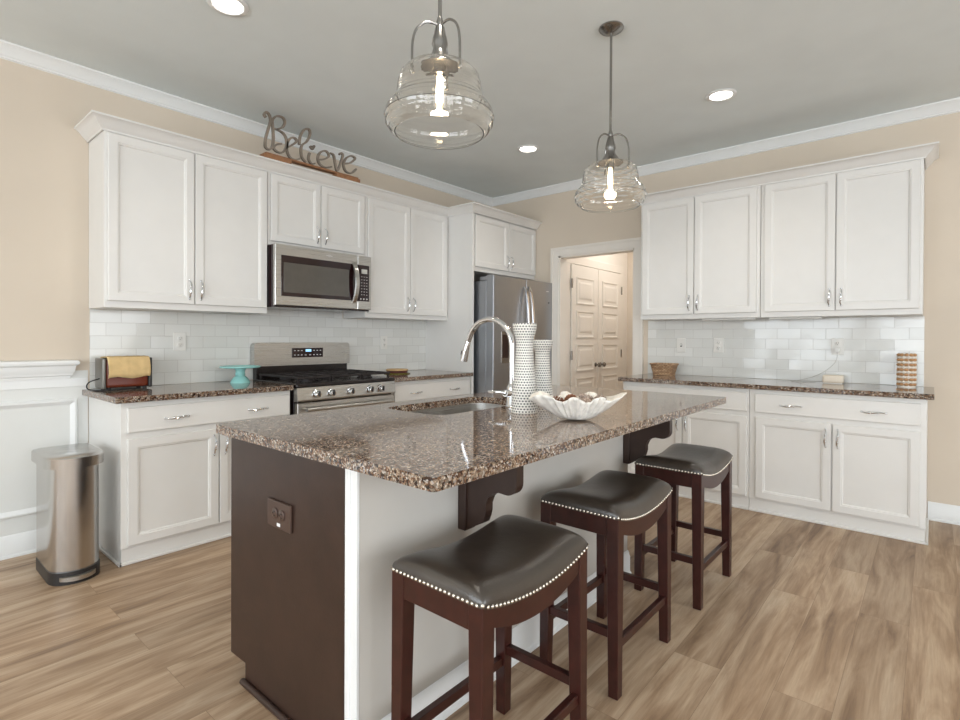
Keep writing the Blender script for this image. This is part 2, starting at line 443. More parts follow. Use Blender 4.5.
def box_part(name, parent, mat, x0, x1, y0, y1, z0, z1, bev=0.002, seg=1):
    bm = B(); add_box(bm, x0, x1, y0, y1, z0, z1, bev, seg); return mesh_obj(name, bm, mat, parent)

# ------------------------------------------------------------------ room shell
bm = B(); add_box(bm, XL-0.15, 2.2, YN-0.15, 0.12, -0.06, 0.0); struct('floor', bm, M['floor'])
bm = B(); add_box(bm, XL-0.15, 2.2, YN-0.15, 0.12, ZC, ZC+0.1); struct('ceiling', bm, M['ceiling'])
# wall behind the range: beige above, white wainscot paint below the chair rail left of the cabinets
bm = B(); add_box(bm, XL, 0.12, 0.0, 0.12, 0, ZC); struct('wall_back', bm, M['beige'])
bm = B(); add_box(bm, XL, -3.885, -0.004, 0.0, 0, 1.03); struct('wall_wainscot', bm, M['wain'])
# right wall with the cased opening
OY0, OY1, OZ = -0.916, -1.758, 2.10
bm = B()
add_box(bm, 0, 0.12, OY0, 0.0, 0, ZC); add_box(bm, 0, 0.12, YN, OY1, 0, ZC); add_box(bm, 0, 0.12, OY1, OY0, OZ, ZC)
struct('wall_right', bm, M['beige'])
# walls behind the camera with window openings
def wall_with_windows(name, horizontal, wins, z0, z1):
    bm = B()
    lo, hi = ((YN, 0.0) if horizontal == 'y' else (XL, 0.0))
    def seg(a, b, c, d):
        if horizontal == 'y': add_box(bm, XL-0.12, XL, a, b, c, d)
        else: add_box(bm, a, b, YN-0.12, YN, c, d)
    cur = lo
    for c, w in sorted(wins):
        seg(cur, c-w/2, 0, ZC); seg(c-w/2, c+w/2, 0, z0); seg(c-w/2, c+w/2, z1, ZC); cur = c+w/2
    seg(cur, hi, 0, ZC)
    struct(name, bm, M['beige'])
wall_with_windows('wall_left', 'y', WIN_L, 0.5, 2.4)
wall_with_windows('wall_near', 'x', WIN_N, 0.5, 2.4)
k = 0
for hz, wins in (('y', WIN_L), ('x', WIN_N)):
    for c, w in wins:
        k += 1; bm = B(); t = 0.05
        def bar(a, b, z0, z1):
            if hz == 'y': add_box(bm, XL-0.08, XL+0.02, a, b, z0, z1)
            else: add_box(bm, a, b, YN-0.08, YN+0.02, z0, z1)
        bar(c-w/2-0.08, c-w/2+t, 0.42, 2.48); bar(c+w/2-t, c+w/2+0.08, 0.42, 2.48)
        bar(c-w/2-0.08, c+w/2+0.08, 0.42, 0.55); bar(c-w/2-0.08, c+w/2+0.08, 2.35, 2.48); bar(c-0.03, c+0.03, 0.5, 2.4); bar(c-w/2, c+w/2, 1.43, 1.47)
        struct('window_%d' % k, bm, M['trim'])

# hallway beyond the opening, with the closet's double doors
HY = -0.88
bm = B(); add_box(bm, 0.12, 2.0, HY, HY+0.1, 0, ZC); struct('wall_hall', bm, M['casing'])
bm = B(); add_box(bm, 1.72, 1.82, YN*0.5, HY, 0, ZC); struct('wall_hall_end', bm, M['beige'])
bm = B(); add_box(bm, 0.12, 1.82, -2.3, -2.2, 0, ZC); struct('wall_hall_side', bm, M['beige'])
def hall_door(name, x0, x1, hinge_left):
    bm = B(); y = HY-0.012
    add_box(bm, x0, x1, y-0.022, y+0.008, 0.01, 2.05, 0.002)
    n = 5; z = 0.12; ph = 0.30; gap = 0.075
    o = mesh_obj(name, bm, M['casing']); o['kind'] = 'structure'
    for i in range(n):
        zz = z + i*(ph+gap)
        b2 = B(); ring_panel(b2, x0+0.10, x1-0.10, zz, zz+ph, y-0.018, [(0.0, y-0.022), (0.0, y-0.030), (0.012, y-0.030), (0.024, y-0.0235), (0.05, y-0.0235), (0.07, y-0.030)])
        mesh_obj('raised_panel', b2, M['casing'], o)
    b3 = B(); kx = x1-0.055 if hinge_left else x0+0.055
    add_lathe(b3, [(0.0, 0), (0.026, 0), (0.026, 0.006), (0.010, 0.012), (0.010, 0.03), (0.026, 0.04), (0.028, 0.055), (0.018, 0.066), (0, 0.068)], 16)
    bmesh.ops.rotate(b3, verts=b3.verts, cent=(0,0,0), matrix=Matrix.Rotation(PI/2, 3, 'X'))
    bmesh.ops.translate(b3, verts=b3.verts, vec=(kx, y-0.022, 0.93))
    mesh_obj('door_knob', b3, M['nickel'], o, True)
    for hz_ in (0.25, 1.05, 1.84):
        b4 = B(); hx = x0-0.004 if hinge_left else x1+0.004
        add_box(b4, hx-0.011, hx+0.011, y-0.032, y-0.018, hz_-0.05, hz_+0.05, 0.002); mesh_obj('hinge', b4, M['nickel'], o)
hall_door('door_1', 0.27, 0.868, True); hall_door('door_2', 0.875, 1.475, False)
bm = B()
for a, b_ in ((0.17, 0.262), (1.483, 1.575)): add_box(bm, a, b_, HY-0.02, HY, 0, 2.15, 0.003)
add_box(bm, 0.17, 1.575, HY-0.022, HY, 2.06, 2.15, 0.003)
struct('trim_4', bm, M['casing'])
l = bpy.data.lights.new('hall_fill_light', 'AREA'); l.shape = 'DISK'; l.size = 0.35; l.energy = 14; l.color = (1.0, 0.96, 0.92)  # added fill, out of view, to brighten the hallway; no fixture behind it
ho = bpy.data.objects.new('hall_added_fill', l); COL.objects.link(ho); ho.location = (0.95, -1.55, ZC-0.05)
# cased opening
bm = B()
cw = 0.09
def casing_profile(y0, y1, z0, z1, vert=True):
    add_box(bm, -0.018, 0.0, y0, y1, z0, z1, 0.004)
def casing_u(o0, o1, t):
    # one mitred U-shaped strip: legs and head in a single outline
    P = [(OY0+o1, 0.0), (OY0+o1, OZ+o1), (OY1-o1, OZ+o1), (OY1-o1, 0.0), (OY1-o0, 0.0), (OY1-o0, OZ+o0), (OY0+o0, OZ+o0), (OY0+o0, 0.0)]
    A = [bm.verts.new((0.0, y, z)) for y, z in P]; Bv = [bm.verts.new((-t, y, z)) for y, z in P]
    for i in range(8): bm.faces.new((A[i], A[(i+1) % 8], Bv[(i+1) % 8], Bv[i]))
    for i, j, k, l in ((0, 1, 6, 7), (1, 2, 5, 6), (2, 3, 4, 5)):
        bm.faces.new((Bv[i], Bv[j], Bv[k], Bv[l])); bm.faces.new((A[l], A[k], A[j], A[i]))
casing_u(0.0, cw-0.024, 0.014); casing_u(cw-0.024, cw, 0.024)
add_box(bm, -0.002, 0.122, OY0-0.018, OY0, 0, OZ); add_box(bm, -0.002, 0.122, OY1, OY1+0.018, 0, OZ); add_box(bm, -0.002, 0.122, OY1, OY0, OZ-0.018, OZ)
struct('trim_5', bm, M['casing'])
# ceiling crown
crown = [(0.0, ZC), (0.060, ZC), (0.060, ZC-0.010), (0.053, ZC-0.015), (0.042, ZC-0.024), (0.028, ZC-0.042), (0.018, ZC-0.058), (0.016, ZC-0.063), (0.011, ZC-0.066), (0.011, ZC-0.074), (0.0, ZC-0.080)]
bm = B(); add_sweep(bm, [(XL, 0), (0, 0), (0, YN)], crown); struct('trim_1', bm, M['trim'], True)
# chair rail with its returned end
bm = B()
rail = [(0.0, 0.985), (0.010, 0.985), (0.012, 1.000), (0.020, 1.006), (0.022, 1.020), (0.030, 1.030), (0.034, 1.060), (0.048, 1.070), (0.050, 1.082), (0.044, 1.092), (0.0, 1.098)]
add_sweep(bm, [(XL, -0.004), (-3.985, -0.004), (-3.985, -0.0039)], rail)
struct('trim_2', bm, M['trim'], True)
bm = B(); add_box(bm, XL, -3.886, -0.010, 0, 0.935, 0.985, 0.002); struct('trim_6', bm, M['trim'])
# wainscot picture-frame moulding
def frame_mould(bm, x0, x1, z0, z1):
    y = -0.004; pr = [(0.0, 0.0), (0.004, 0.008), (0.010, 0.018), (0.018, 0.020), (0.026, 0.012), (0.034, 0.005), (0.040, 0.0)]
    for a, b in zip(pr, pr[1:]):
        va = [(x0+a[0], y-a[1], z0+a[0]), (x1-a[0], y-a[1], z0+a[0]), (x1-a[0], y-a[1], z1-a[0]), (x0+a[0], y-a[1], z1-a[0])]
        vb = [(x0+b[0], y-b[1], z0+b[0]), (x1-b[0], y-b[1], z0+b[0]), (x1-b[0], y-b[1], z1-b[0]), (x0+b[0], y-b[1], z1-b[0])]
        VA = [bm.verts.new(p) for p in va]; VB = [bm.verts.new(p) for p in vb]
        for i in range(4): bm.faces.new((VA[i], VA[(i+1) % 4], VB[(i+1) % 4], VB[i]))
bm = B(); frame_mould(bm, -5.6, -3.935, 0.215, 0.868); frame_mould(bm, -7.5, -5.75, 0.215, 0.868); struct('trim_3', bm, M['trim'], True)
basep = [(0.0, 0.0), (0.022, 0.0), (0.022, 0.012), (0.014, 0.018), (0.014, 0.095), (0.009, 0.104), (0.008, 0.114), (0.003, 0.122), (0.0, 0.124)]
bm = B(); add_sweep(bm, [(XL, -0.004), (-3.886, -0.004)], basep); struct('baseboard_back', bm, M['trim'], True)
bm = B(); add_sweep(bm, [(0, -3.90), (0, YN)], basep); struct('baseboard_right', bm, M['trim'], True)

# ------------------------------------------------------------------ downlights
DL = [(-3.631, -1.315, 'round recessed ceiling light at the top left, cut by the photo edge'),
      (-1.103, -2.845, 'round recessed ceiling light nearest the right wall cabinets'),
      (-1.105, -1.296, 'round recessed ceiling light between the two glass pendants, nearest the corner'),
      (-3.631, -2.845, None), (-6.2, -1.315, None), (-6.2, -2.845, None)]
dl0 = None
for x, y, lab in DL:
    if lab:
        t = thing('ceiling_light', lab, 'ceiling light', (x, y, ZC), 0, 'recessed ceiling lights')
        bm = B(); add_lathe(bm, [(0.068, -0.001), (0.092, -0.001), (0.094, -0.004), (0.088, -0.009), (0.072, -0.010), (0.066, -0.004), (0.068, -0.001)], 36, cap=False); mesh_obj('trim_ring', bm, M['trim'], t, True)
        bm = B(); add_lathe(bm, [(0, -0.003), (0.068, -0.003), (0.068, -0.001), (0, -0.001)], 32); mesh_obj('lens', bm, M['lampglow'], t)
    l = bpy.data.lights.new('downlight', 'SPOT'); l.energy = 17; l.color = (1.0, 0.93, 0.84); l.spot_size = math.radians(130); l.spot_blend = 0.8; l.shadow_soft_size = 0.06
    lo = bpy.data.objects.new('downlight_lamp', l); COL.objects.link(lo); lo.location = (x, y, ZC-0.03)

# ------------------------------------------------------------------ cabinetry (local frame: x right, +y into the wall, z up)
def place(root_name, label, cat, side, start, group=None, name=None):
    """side 'back': local x = world x ; side 'right': local x runs towards -y"""
    if side == 'back': return thing(root_name, label, cat, (start, 0, 0), 0, group)
    return thing(root_name, label, cat, (0, start, 0), -PI/2, group)
def cab_front(name, x0, x1, z0, z1, yface, parent, frame=0.058):
    bm = B(); t = yface-0.020
    if name == 'drawer':
        ring_panel(bm, x0, x1, z0, z1, yface-0.001, [(0.0, t+0.004), (0.003, t), (0.012, t), (0.013, t+0.0008)])
    else:
        ring_panel(bm, x0, x1, z0, z1, yface-0.001, [(0.0, t+0.004), (0.003, t), (frame-0.012, t), (frame-0.009, t+0.003), (frame-0.003, t+0.004), (frame+0.002, t+0.011), (frame+0.004, t+0.011)])
    return mesh_obj(name, bm, M['cab'], parent)
def pull(parent, x, y, z, vertical, L=0.118):
    """curved chrome bow pull; y is the front face it stands on"""
    pts = []; rads = []
    n = 14
    for i in range(n+1):
        u = -1 + 2*i/n
        a = u*L/2; out = 0.026*(1-u*u)**0.6 if abs(u) < 1 else 0.0
        sway = 0.004*math.sin(u*PI)
        pts.append((x+sway, y-0.003-out, z+a) if vertical else (x+a, y-0.003-out, z+sway))
        rads.append(0.0035 + 0.0035*(1-abs(u))**0.7)
    bm = B(); add_tube(bm, pts, rads, 8)
    for s in (-1, 1):
        p = (x, y-0.004, z+s*L/2) if vertical else (x+s*L/2, y-0.004, z)
        add_sphere(bm, p, 0.0068, 10, 6)
    for s in (-0.35, 0.35):
        u = s; out = 0.026*(1-u*u)**0.6
        p = (x, y-0.003-out, z+u*L/2) if vertical else (x+u*L/2, y-0.003-out, z)
        add_sphere(bm, p, 0.0075, 10, 6)
    return mesh_obj('handle', bm, M['chrome'], parent, True)

def wall_cabinet(label, side, start, w, z0, z1, depth, doors, hz, group):
    t = place('wall_cabinet', label, 'cabinet', side, start, group)
    bm = B(); add_box(bm, 0.0015, w-0.0015, -depth, -0.002, z0, z1, 0.0015); mesh_obj('body', bm, M['cab'], t)
    for i, (a, b) in enumerate(doors):
        d = cab_front('door', a, b, z0+0.038 if hz is None else hz[0], hz[1], -depth, t)
        px = b-0.032 if i == 0 else a+0.032
        pull(d, px, -depth-0.020, hz[0]+0.092, True)
    return t
UZ = 1.404
def dl_(start, pairs, side):
    return [(a-start, b-start) if side == 'back' else (start-a, start-b) for a, b in pairs]
G = 'white wall cabinets over the range wall'
wall_cabinet('white double-door wall cabinet left of the microwave, at the left end', 'back', -3.882, 0.982, UZ, 2.425, 0.31, dl_(-3.882, [(-3.864,-3.398),(-3.392,-2.912)], 'back'), (1.443, 2.405), G)
wall_cabinet('short white wall cabinet directly above the microwave', 'back', -2.900, 0.852, 1.897, 2.425, 0.31, dl_(-2.900, [(-2.882,-2.480),(-2.474,-2.066)], 'back'), (1.925, 2.405), G)
wall_cabinet('white double-door wall cabinet between the microwave and the refrigerator panel', 'back', -2.048, 0.993, UZ, 2.425, 0.31, dl_(-2.048, [(-2.026,-1.560),(-1.554,-1.080)], 'back'), (1.443, 2.405), G)
fc = wall_cabinet('deep white wall cabinet above the stainless refrigerator', 'back', -1.030, 1.028, 1.872, 2.425, 0.61, dl_(-1.030, [(-1.006,-0.492),(-0.486,-0.012)], 'back'), (1.915, 2.405), G)
t = thing('side_panel', 'tall white panel between the wall cabinets and the refrigerator', 'panel', (-1.056, 0, 0))
bm = B(); add_box(bm, 0, 0.024, -0.632, -0.002, 0.0, 2.425, 0.001); mesh_obj('panel', bm, M['cab'], t)
G = 'white wall cabinets over the right-hand counter'
wall_cabinet('white double-door wall cabinet on the right wall, nearer the doorway', 'right', -1.953, 0.957, UZ, 2.425, 0.31, dl_(-1.953, [(-1.974,-2.414),(-2.420,-2.884)], 'right'), (1.443, 2.405), G)
wall_cabinet('white double-door wall cabinet on the right wall, farther from the doorway', 'right', -2.911, 0.957, UZ, 2.425, 0.31, dl_(-2.911, [(-2.940,-3.390),(-3.396,-3.850)], 'right'), (1.443, 2.405), G)

cc = [(0.0, 2.412), (0.006, 2.412), (0.008, 2.422), (0.016, 2.428), (0.030, 2.442), (0.044, 2.462), (0.062, 2.474), (0.070, 2.476), (0.070, 2.486), (0.0, 2.486)]
bm = B(); add_sweep(bm, [(-3.884, -0.002), (-3.884, -0.312), (-1.058, -0.312), (-1.058, -0.634), (-0.003, -0.634)], cc)
add_box(bm, -3.884, -1.058, -0.312, -0.002, 2.470, 2.486); add_box(bm, -1.058, -0.003, -0.634, -0.002, 2.470, 2.486)
tag(mesh_obj('cabinet_crown', bm, M['cab'], None, True), 'white crown moulding along the tops of the range-wall cabinets', 'moulding')
bm = B()
add_sweep(bm, [(-0.002, -1.951), (-0.312, -1.951), (-0.312, -3.870), (-0.002, -3.870)], cc)
add_box(bm, -0.312, -0.002, -3.870, -1.951, 2.470, 2.486)
tag(mesh_obj('cabinet_crown', bm, M['cab'], None, True), 'white crown moulding along the tops of the right-wall cabinets', 'moulding')

def base_cabinet(label, side, start, w, doors, drawers, dh, group, end_left=False, end_right=False):
    t = place('base_cabinet', label, 'cabinet', side, start, group)
    bm = B(); add_box(bm, 0.001, w-0.001, -0.61, -0.002, 0.088, 0.878, 0.0015); mesh_obj('body', bm, M['cab'], t)
    bm = B(); add_box(bm, 0.006 if end_left else 0.001, w-(0.006 if end_right else 0.001), -0.600, -0.002, 0.0, 0.088)
    add_box(bm, -0.010 if end_left else 0.001, w+(0.010 if end_right else -0.001), -0.618, -0.600, 0.0, 0.016, 0.003)
    if end_left: add_box(bm, -0.010, 0.006, -0.618, -0.004, 0.0, 0.016, 0.003)
    if end_right: add_box(bm, w-0.006, w+0.010, -0.618, -0.03, 0.0, 0.016, 0.003)
    mesh_obj('plinth', bm, M['cab'], t)
    for a, b in drawers:
        d = cab_front('drawer', a, b, 0.715, 0.850, -0.61, t)
        for hx in dh: pull(d, hx, -0.63, 0.778, False, 0.125)
    for i, (a, b) in enumerate(doors):
        d = cab_front('door', a, b, 0.104, 0.680, -0.61, t)
        pull(d, b-0.030 if i % 2 == 0 else a+0.030, -0.63, 0.585, True)
    return t
G = 'white base cabinets along the range wall'
base_cabinet('white base cabinet between the trash can and the range, under the toaster', 'back', -3.882, 0.987, dl_(-3.882, [(-3.853,-3.374),(-3.367,-2.908)], 'back'), dl_(-3.882, [(-3.853,-2.908)], 'back'), [-3.61+3.882, -3.13+3.882], G, end_left=True)
base_cabinet('white base cabinet between the range and the refrigerator panel', 'back', -2.020, 0.962, dl_(-2.020, [(-1.993,-1.545),(-1.539,-1.088)], 'back'), dl_(-2.020, [(-1.993,-1.088)], 'back'), [-1.76+2.02, -1.29+2.02], G)
G = 'white base cabinets along the right wall'
base_cabinet('white base cabinet on the right wall, nearer the doorway and partly behind the island', 'right', -1.936, 0.976, dl_(-1.936, [(-1.975,-2.434),(-2.440,-2.898)], 'right'), dl_(-1.936, [(-1.975,-2.898)], 'right'), [0.24, 0.72], G, end_left=True)
base_cabinet('white base cabinet on the right wall at the right end, fully in view', 'right', -2.913, 0.983, dl_(-2.913, [(-2.958,-3.412),(-3.420,-3.866)], 'right'), dl_(-2.913, [(-2.952,-3.866)], 'right'), [0.265, 0.725], G, end_right=True)

def counter(label, x0, x1, y0, y1):
    bm = B(); add_box(bm, x0, x1, y0, y1, 0.880, 0.914, 0.003, 2)
    return tag(mesh_obj('countertop', bm, M['granite']), label, 'countertop')
counter('speckled brown granite countertop under the toaster, left of the range', -3.915, -2.893, -0.652, -0.003)
counter('short speckled granite countertop between the range and the refrigerator panel', -2.020, -1.058, -0.652, -0.003)
counter('long speckled granite countertop along the right wall', -0.652, -0.003, -3.928, -1.906)

# backsplashes
t = thing('tile_backsplash', 'white subway tile backsplash behind the range', 'backsplash', (-3.876, -0.0, 0.914))
bm = B(); add_box(bm, 0, 2.818, -0.008, -0.0005, 0.001, 0.489); add_box(bm, 0.985, 1.82, -0.008, -0.0005, 0.489, 0.535); mesh_obj('tiles', bm, M['tile'], t)
t = thing('tile_backsplash', 'white subway tile backsplash above the long right-hand countertop', 'backsplash', (0, -1.895, 0.914), -PI/2)
bm = B(); add_box(bm, 0, 1.978, -0.008, -0.0005, 0.001, 0.489); mesh_obj('tiles', bm, M['tile'], t)

# under-cabinet light bar
for i, (ya, yb, lab) in enumerate([(-2.46, -2.86, 'slim white light bar under the right-wall cabinet nearer the doorway'), (-2.96, -3.30, 'slim white light bar under the right-wall cabinet farther from the doorway')]):
    t = thing('under_cabinet_light', lab, 'light', (-0.24, ya, UZ), -PI/2)
    bm = B(); add_box(bm, 0, ya-yb, -0.018, 0.018, -0.014, -0.001, 0.003); mesh_obj('housing', bm, M['plastic_w'], t)

# ------------------------------------------------------------------ wall plates
def plate(name, label, side, a, z, kind, mat=None):
    t = thing(name, label, 'outlet' if 'outlet' in name else 'switch', (a, -0.008, z) if side == 'back' else (-0.008, a, z), 0 if side == 'back' else -PI/2)
    bm = B(); add_box(bm, -0.040, 0.040, -0.006, 0.0, -0.062, 0.062, 0.003, 2); mesh_obj('cover_plate', bm, mat or M['plastic_w'], t)
    if kind == 'outlet':
        for s in (-1, 1):
            bm = B(); add_lathe(bm, [(0, 0), (0.017, 0), (0.017, 0.003), (0.015, 0.004), (0, 0.004)], 20)
            bmesh.ops.rotate(bm, verts=bm.verts, cent=(0,0,0), matrix=Matrix.Rotation(PI/2, 3, 'X')); bmesh.ops.translate(bm, verts=bm.verts, vec=(0, -0.006, s*0.022))
            r = mesh_obj('receptacle', bm, M['plastic_w'], t, True)
            bm = B()
            for q in (-1, 1): add_box(bm, q*0.006-0.001, q*0.006+0.001, -0.0108, -0.0095, s*0.022, s*0.022+0.009)
            add_disc_cyl(bm, (0, -0.0095, s*0.022-0.007), (0, -0.0108, s*0.022-0.007), 0.0025, 8)
            mesh_obj('slots', bm, M['plastic_d'], r)
    else:
        bm = B(); add_box(bm, -0.005, 0.005, -0.014, -0.005, -0.004, 0.012, 0.001); mesh_obj('toggle', bm, M['plastic_w'], t)
        bm = B(); add_box(bm, -0.008, 0.008, -0.0066, -0.0058, -0.014, 0.014); mesh_obj('slot', bm, M['plastic_d'], t)
    return t
plate('wall_outlet', 'white double outlet on the tiles above and right of the toaster', 'back', -3.37, 1.203, 'outlet')
plate('wall_outlet', 'white outlet on the tiles right of the range', 'back', -1.60, 1.19, 'outlet')
plate('light_switch', 'white switch plate on the right-wall tiles nearest the doorway', 'right', -2.205, 1.18, 'switch')
plate('wall_outlet', 'white outlet on the right-wall tiles between the switch plate and the plugged-in outlet', 'right', -2.523, 1.182, 'outlet')
pl = plate('wall_outlet', 'white outlet on the right-wall tiles with a charger plugged in', 'right', -3.374, 1.185, 'outlet')
# charger, its cord, and the puck it feeds
t = thing('charger', 'small white plug and cord from the outlet to the counter', 'charger', (-0.018, -3.374, 1.163), -PI/2)
bm = B(); add_box(bm, -0.014, 0.014, -0.030, 0.0, -0.020, 0.014, 0.003, 2); mesh_obj('plug', bm, M['plastic_w'], t)
pts = [(0.0, -0.028, -0.020), (0.0, -0.030, -0.06), (-0.02, -0.032, -0.11), (-0.08, -0.05, -0.17), (-0.16, -0.075, -0.215), (-0.24, -0.10, -0.240), (-0.28, -0.12, -0.2475), (-0.25, -0.15, -0.2475), (-0.19, -0.14, -0.2475), (-0.12, -0.12, -0.2475)]
def smooth_pts(pts, n=6):
    P = [Vector(p) for p in pts]; out = []
    for i in range(len(P)-1):
        p0, p1, p2, p3 = P[max(i-1,0)], P[i], P[i+1], P[min(i+2, len(P)-1)]
        for k in range(n):
            u = k/n; out.append(0.5*((2*p1) + (-p0+p2)*u + (2*p0-5*p1+4*p2-p3)*u*u + (-p0+3*p1-3*p2+p3)*u**3))
    out.append(P[-1]); return out
bm = B(); add_tube(bm, smooth_pts(pts), 0.0016, 6); mesh_obj('cord', bm, paint('grey_cord', (170, 168, 162), 0.5), t, True)
t = thing('charging_base', 'small cream rounded box at the end of the white cord', 'charging base', (-0.11, -3.36, 0.914), -PI/2)
bm = B(); add_box(bm, -0.065, 0.065, -0.04, 0.04, 0.003, 0.060, 0.014, 4); mesh_obj('shell', bm, paint('cream_plastic', (226, 214, 196), 0.4), t, True)
bm = B(); add_box(bm, -0.058, 0.058, -0.034, 0.034, 0.0, 0.004); mesh_obj('foot', bm, M['plastic_w'], t)

# ------------------------------------------------------------------ island
IX0, IX1, IY0, IY1 = -3.936, -1.655, -1.894, -3.048     # worktop
isl = thing('kitchen_island', 'dark-ended kitchen island with a pale grey stool-side wall', 'kitchen island', (-3.0, -2.3, 0))
def ib(name, mat, x0, x1, y0, y1, z0, z1, bev=0.001): return box_part(name, isl, mat, x0+3.0, x1+3.0, y0+2.3, y1+2.3, z0, z1, bev)
bm = B(); add_box(bm, -0.87, 0.83, -0.345, 0.345, 0.10, 0.66)
for q in ((-0.87, -0.30, -0.345, 0.345), (0.47, 0.83, -0.345, 0.345), (-0.30, 0.47, -0.345, -0.20), (-0.30, 0.47, 0.325, 0.345)): add_box(bm, *q, 0.66, 0.878)
mesh_obj('cabinet_body', bm, M['espresso'], isl)
ib('toe_kick', M['espresso'], -3.87, -2.17, -2.06, -2.645, 0.0, 0.10)
bm = B(); add_prism(bm, [(-2.652+2.3, 0), (-2.652+2.3, 0.879), (-1.950+2.3, 0.879), (-1.950+2.3, 0.072), (-2.062+2.3, 0.074), (-2.062+2.3, 0)], 'x', -0.90, -0.872)
mesh_obj('end_panel', bm, M['espresso'], isl)
ib('edge_strip', M['cherry'], -3.896, -3.872, -1.946, -1.9495, 0.074, 0.879, 0)
bm = B(); add_tube(bm, [(-0.908, 0.244, 0.011), (-0.908, -0.351, 0.011)], 0.011, 10); mesh_obj('shoe_moulding', bm, M['espresso'], isl, True)
ib('knee_wall', M['kneewall'], -3.885, -2.165, -2.655, -2.702, 0.0, 0.879)
bm = B(); add_box(bm, -0.900, -0.8855, -0.3525, -0.374, 0, 0.879, 0.003); add_box(bm, -0.895, -0.8855, -0.374, -0.4035, 0, 0.879, 0.001)
mesh_obj('corner_trim', bm, M['trim'], isl)
bm = B(); add_sweep(bm, [(-0.895, -0.403), (0.837, -0.403)], basep); mesh_obj('baseboard', bm, M['trim'], isl, True)
# island doors and drawers facing the range
for i in range(3):
    x0 = -3.86+3.0 + i*0.56
    b2 = B(); ring_panel(b2, x0+0.01, x0+0.55, 0.12, 0.68, 0, [(0, -0.016), (0.003, -0.02), (0.05, -0.02), (0.06, -0.01)])
    bmesh.ops.rotate(b2, verts=b2.verts, cent=(x0+0.28, 0, 0), matrix=Matrix.Rotation(PI, 3, 'Z')); bmesh.ops.translate(b2, verts=b2.verts, vec=(0, -1.955+2.3, 0))
    mesh_obj('door', b2, M['espresso'], isl)
# corbels
def arc(cx, cy, r, a0, a1, n=8): return [(cx+r*math.cos(math.radians(a0+(a1-a0)*i/n)), cy+r*math.sin(math.radians(a0+(a1-a0)*i/n))) for i in range(n+1)]
def corbel(x, lab=None):
    y0 = -2.7205+2.3
    # outline (y, z): top edge, convex nose, concave cove, foot
    poly = [(y0-0.014, 0.879), (y0-0.222, 0.879), (y0-0.222, 0.782)]
    poly += [(y0-0.222+0.0, 0.782)] + arc(y0-0.182, 0.782, 0.040, 180, 270, 7)[1:]
    poly += arc(y0-0.165, 0.682, 0.060, 90, 0, 7)[1:] if False else [(y0-0.150, 0.744), (y0-0.124, 0.736), (y0-0.108, 0.720), (y0-0.098, 0.696), (y0-0.098, 0.672), (y0-0.092, 0.650), (y0-0.084, 0.632), (y0-0.056, 0.618), (y0-0.036, 0.606), (y0-0.014, 0.598)]
    bm = B(); add_prism(bm, poly, 'x', x-0.018, x+0.018)
    o = mesh_obj('corbel', bm, M['espresso'], isl)
    b2 = B(); add_box(b2, x-0.0265, x+0.0265, y0-0.016, y0+0.018, 0.592, 0.879, 0.002); mesh_obj('back_plate', b2, M['espresso'], o)
corbel(-3.455+3.0); corbel(-2.20+3.0)

# worktop with the sink cut out
SX0, SX1, SY0, SY1 = -3.235, -2.565, -1.995, -2.375
def rrect(x0, x1, y0, y1, r, n=5):
    P = []
    for cx, cy, a in ((x1-r, y1-r, 0), (x0+r, y1-r, 90), (x0+r, y0+r, 180), (x1-r, y0+r, 270)):
        for i in range(n+1): P.append((cx+r*math.cos(math.radians(a+90*i/n)), cy+r*math.sin(math.radians(a+90*i/n))))
    return P
def slab_with_hole(bm, outer, inner, z0, z1):
    loops = []
    for z in (z0, z1):
        o = [bm.verts.new((x, y, z)) for x, y in outer]; i = [bm.verts.new((x, y, z)) for x, y in inner]
        es = [bm.edges.new((o[k], o[(k+1) % len(o)])) for k in range(len(o))] + [bm.edges.new((i[k], i[(k+1) % len(i)])) for k in range(len(i))]
        bmesh.ops.triangle_fill(bm, use_beauty=True, edges=es)
        loops.append((o, i))
    for q in (0, 1):
        a, b = loops[0][q], loops[1][q]
        for k in range(len(a)): bm.faces.new((a[k], a[(k+1) % len(a)], b[(k+1) % len(b)], b[k]))
bm = B(); slab_with_hole(bm, rrect(IX0, IX1, IY1, IY0, 0.012, 3), rrect(SX0, SX1, SY1, SY0, 0.075, 8), 0.880, 0.914)
tag(mesh_obj('island_worktop', bm, M['granite']), 'large speckled granite island worktop with the sink cut into it', 'countertop')
# sink bowl
t = thing('kitchen_sink', 'undermounted stainless sink in the island worktop', 'sink', (-2.9, -2.185, 0.70))
bm = B()
lay = [(0.012, 0.1798), (0.0, 0.1795), (-0.004, 0.10), (-0.010, 0.03), (-0.05, 0.008), (-0.2, 0.004)]
rings = []
for e, z in lay:
    rings.append([bm.verts.new((x+2.9, y+2.185, z)) for x, y in rrect(SX0-e, SX1+e, SY1-e, SY0+e, max(0.02, 0.075+e), 8)] if e > -0.19 else [bm.verts.new((0, 0, z))])
for a, b in zip(rings, rings[1:]):
    for kk in range(len(a)):
        j = (kk+1) % len(a)
        if len(b) == 1: bm.faces.new((a[kk], a[j], b[0]))
        else: bm.faces.new((a[kk], a[j], b[j], b[kk]))
o = mesh_obj('bowl', bm, M['steel'], t, True)
sm = o.modifiers.new('thickness', 'SOLIDIFY'); sm.thickness = 0.0015; sm.offset = 0
bm = B(); add_lathe(bm, [(0, 0.006), (0.03, 0.006), (0.034, 0.010), (0.042, 0.010), (0.044, 0.005)], 24, cap=False); mesh_obj('drain', bm, M['chrome'], t, True)
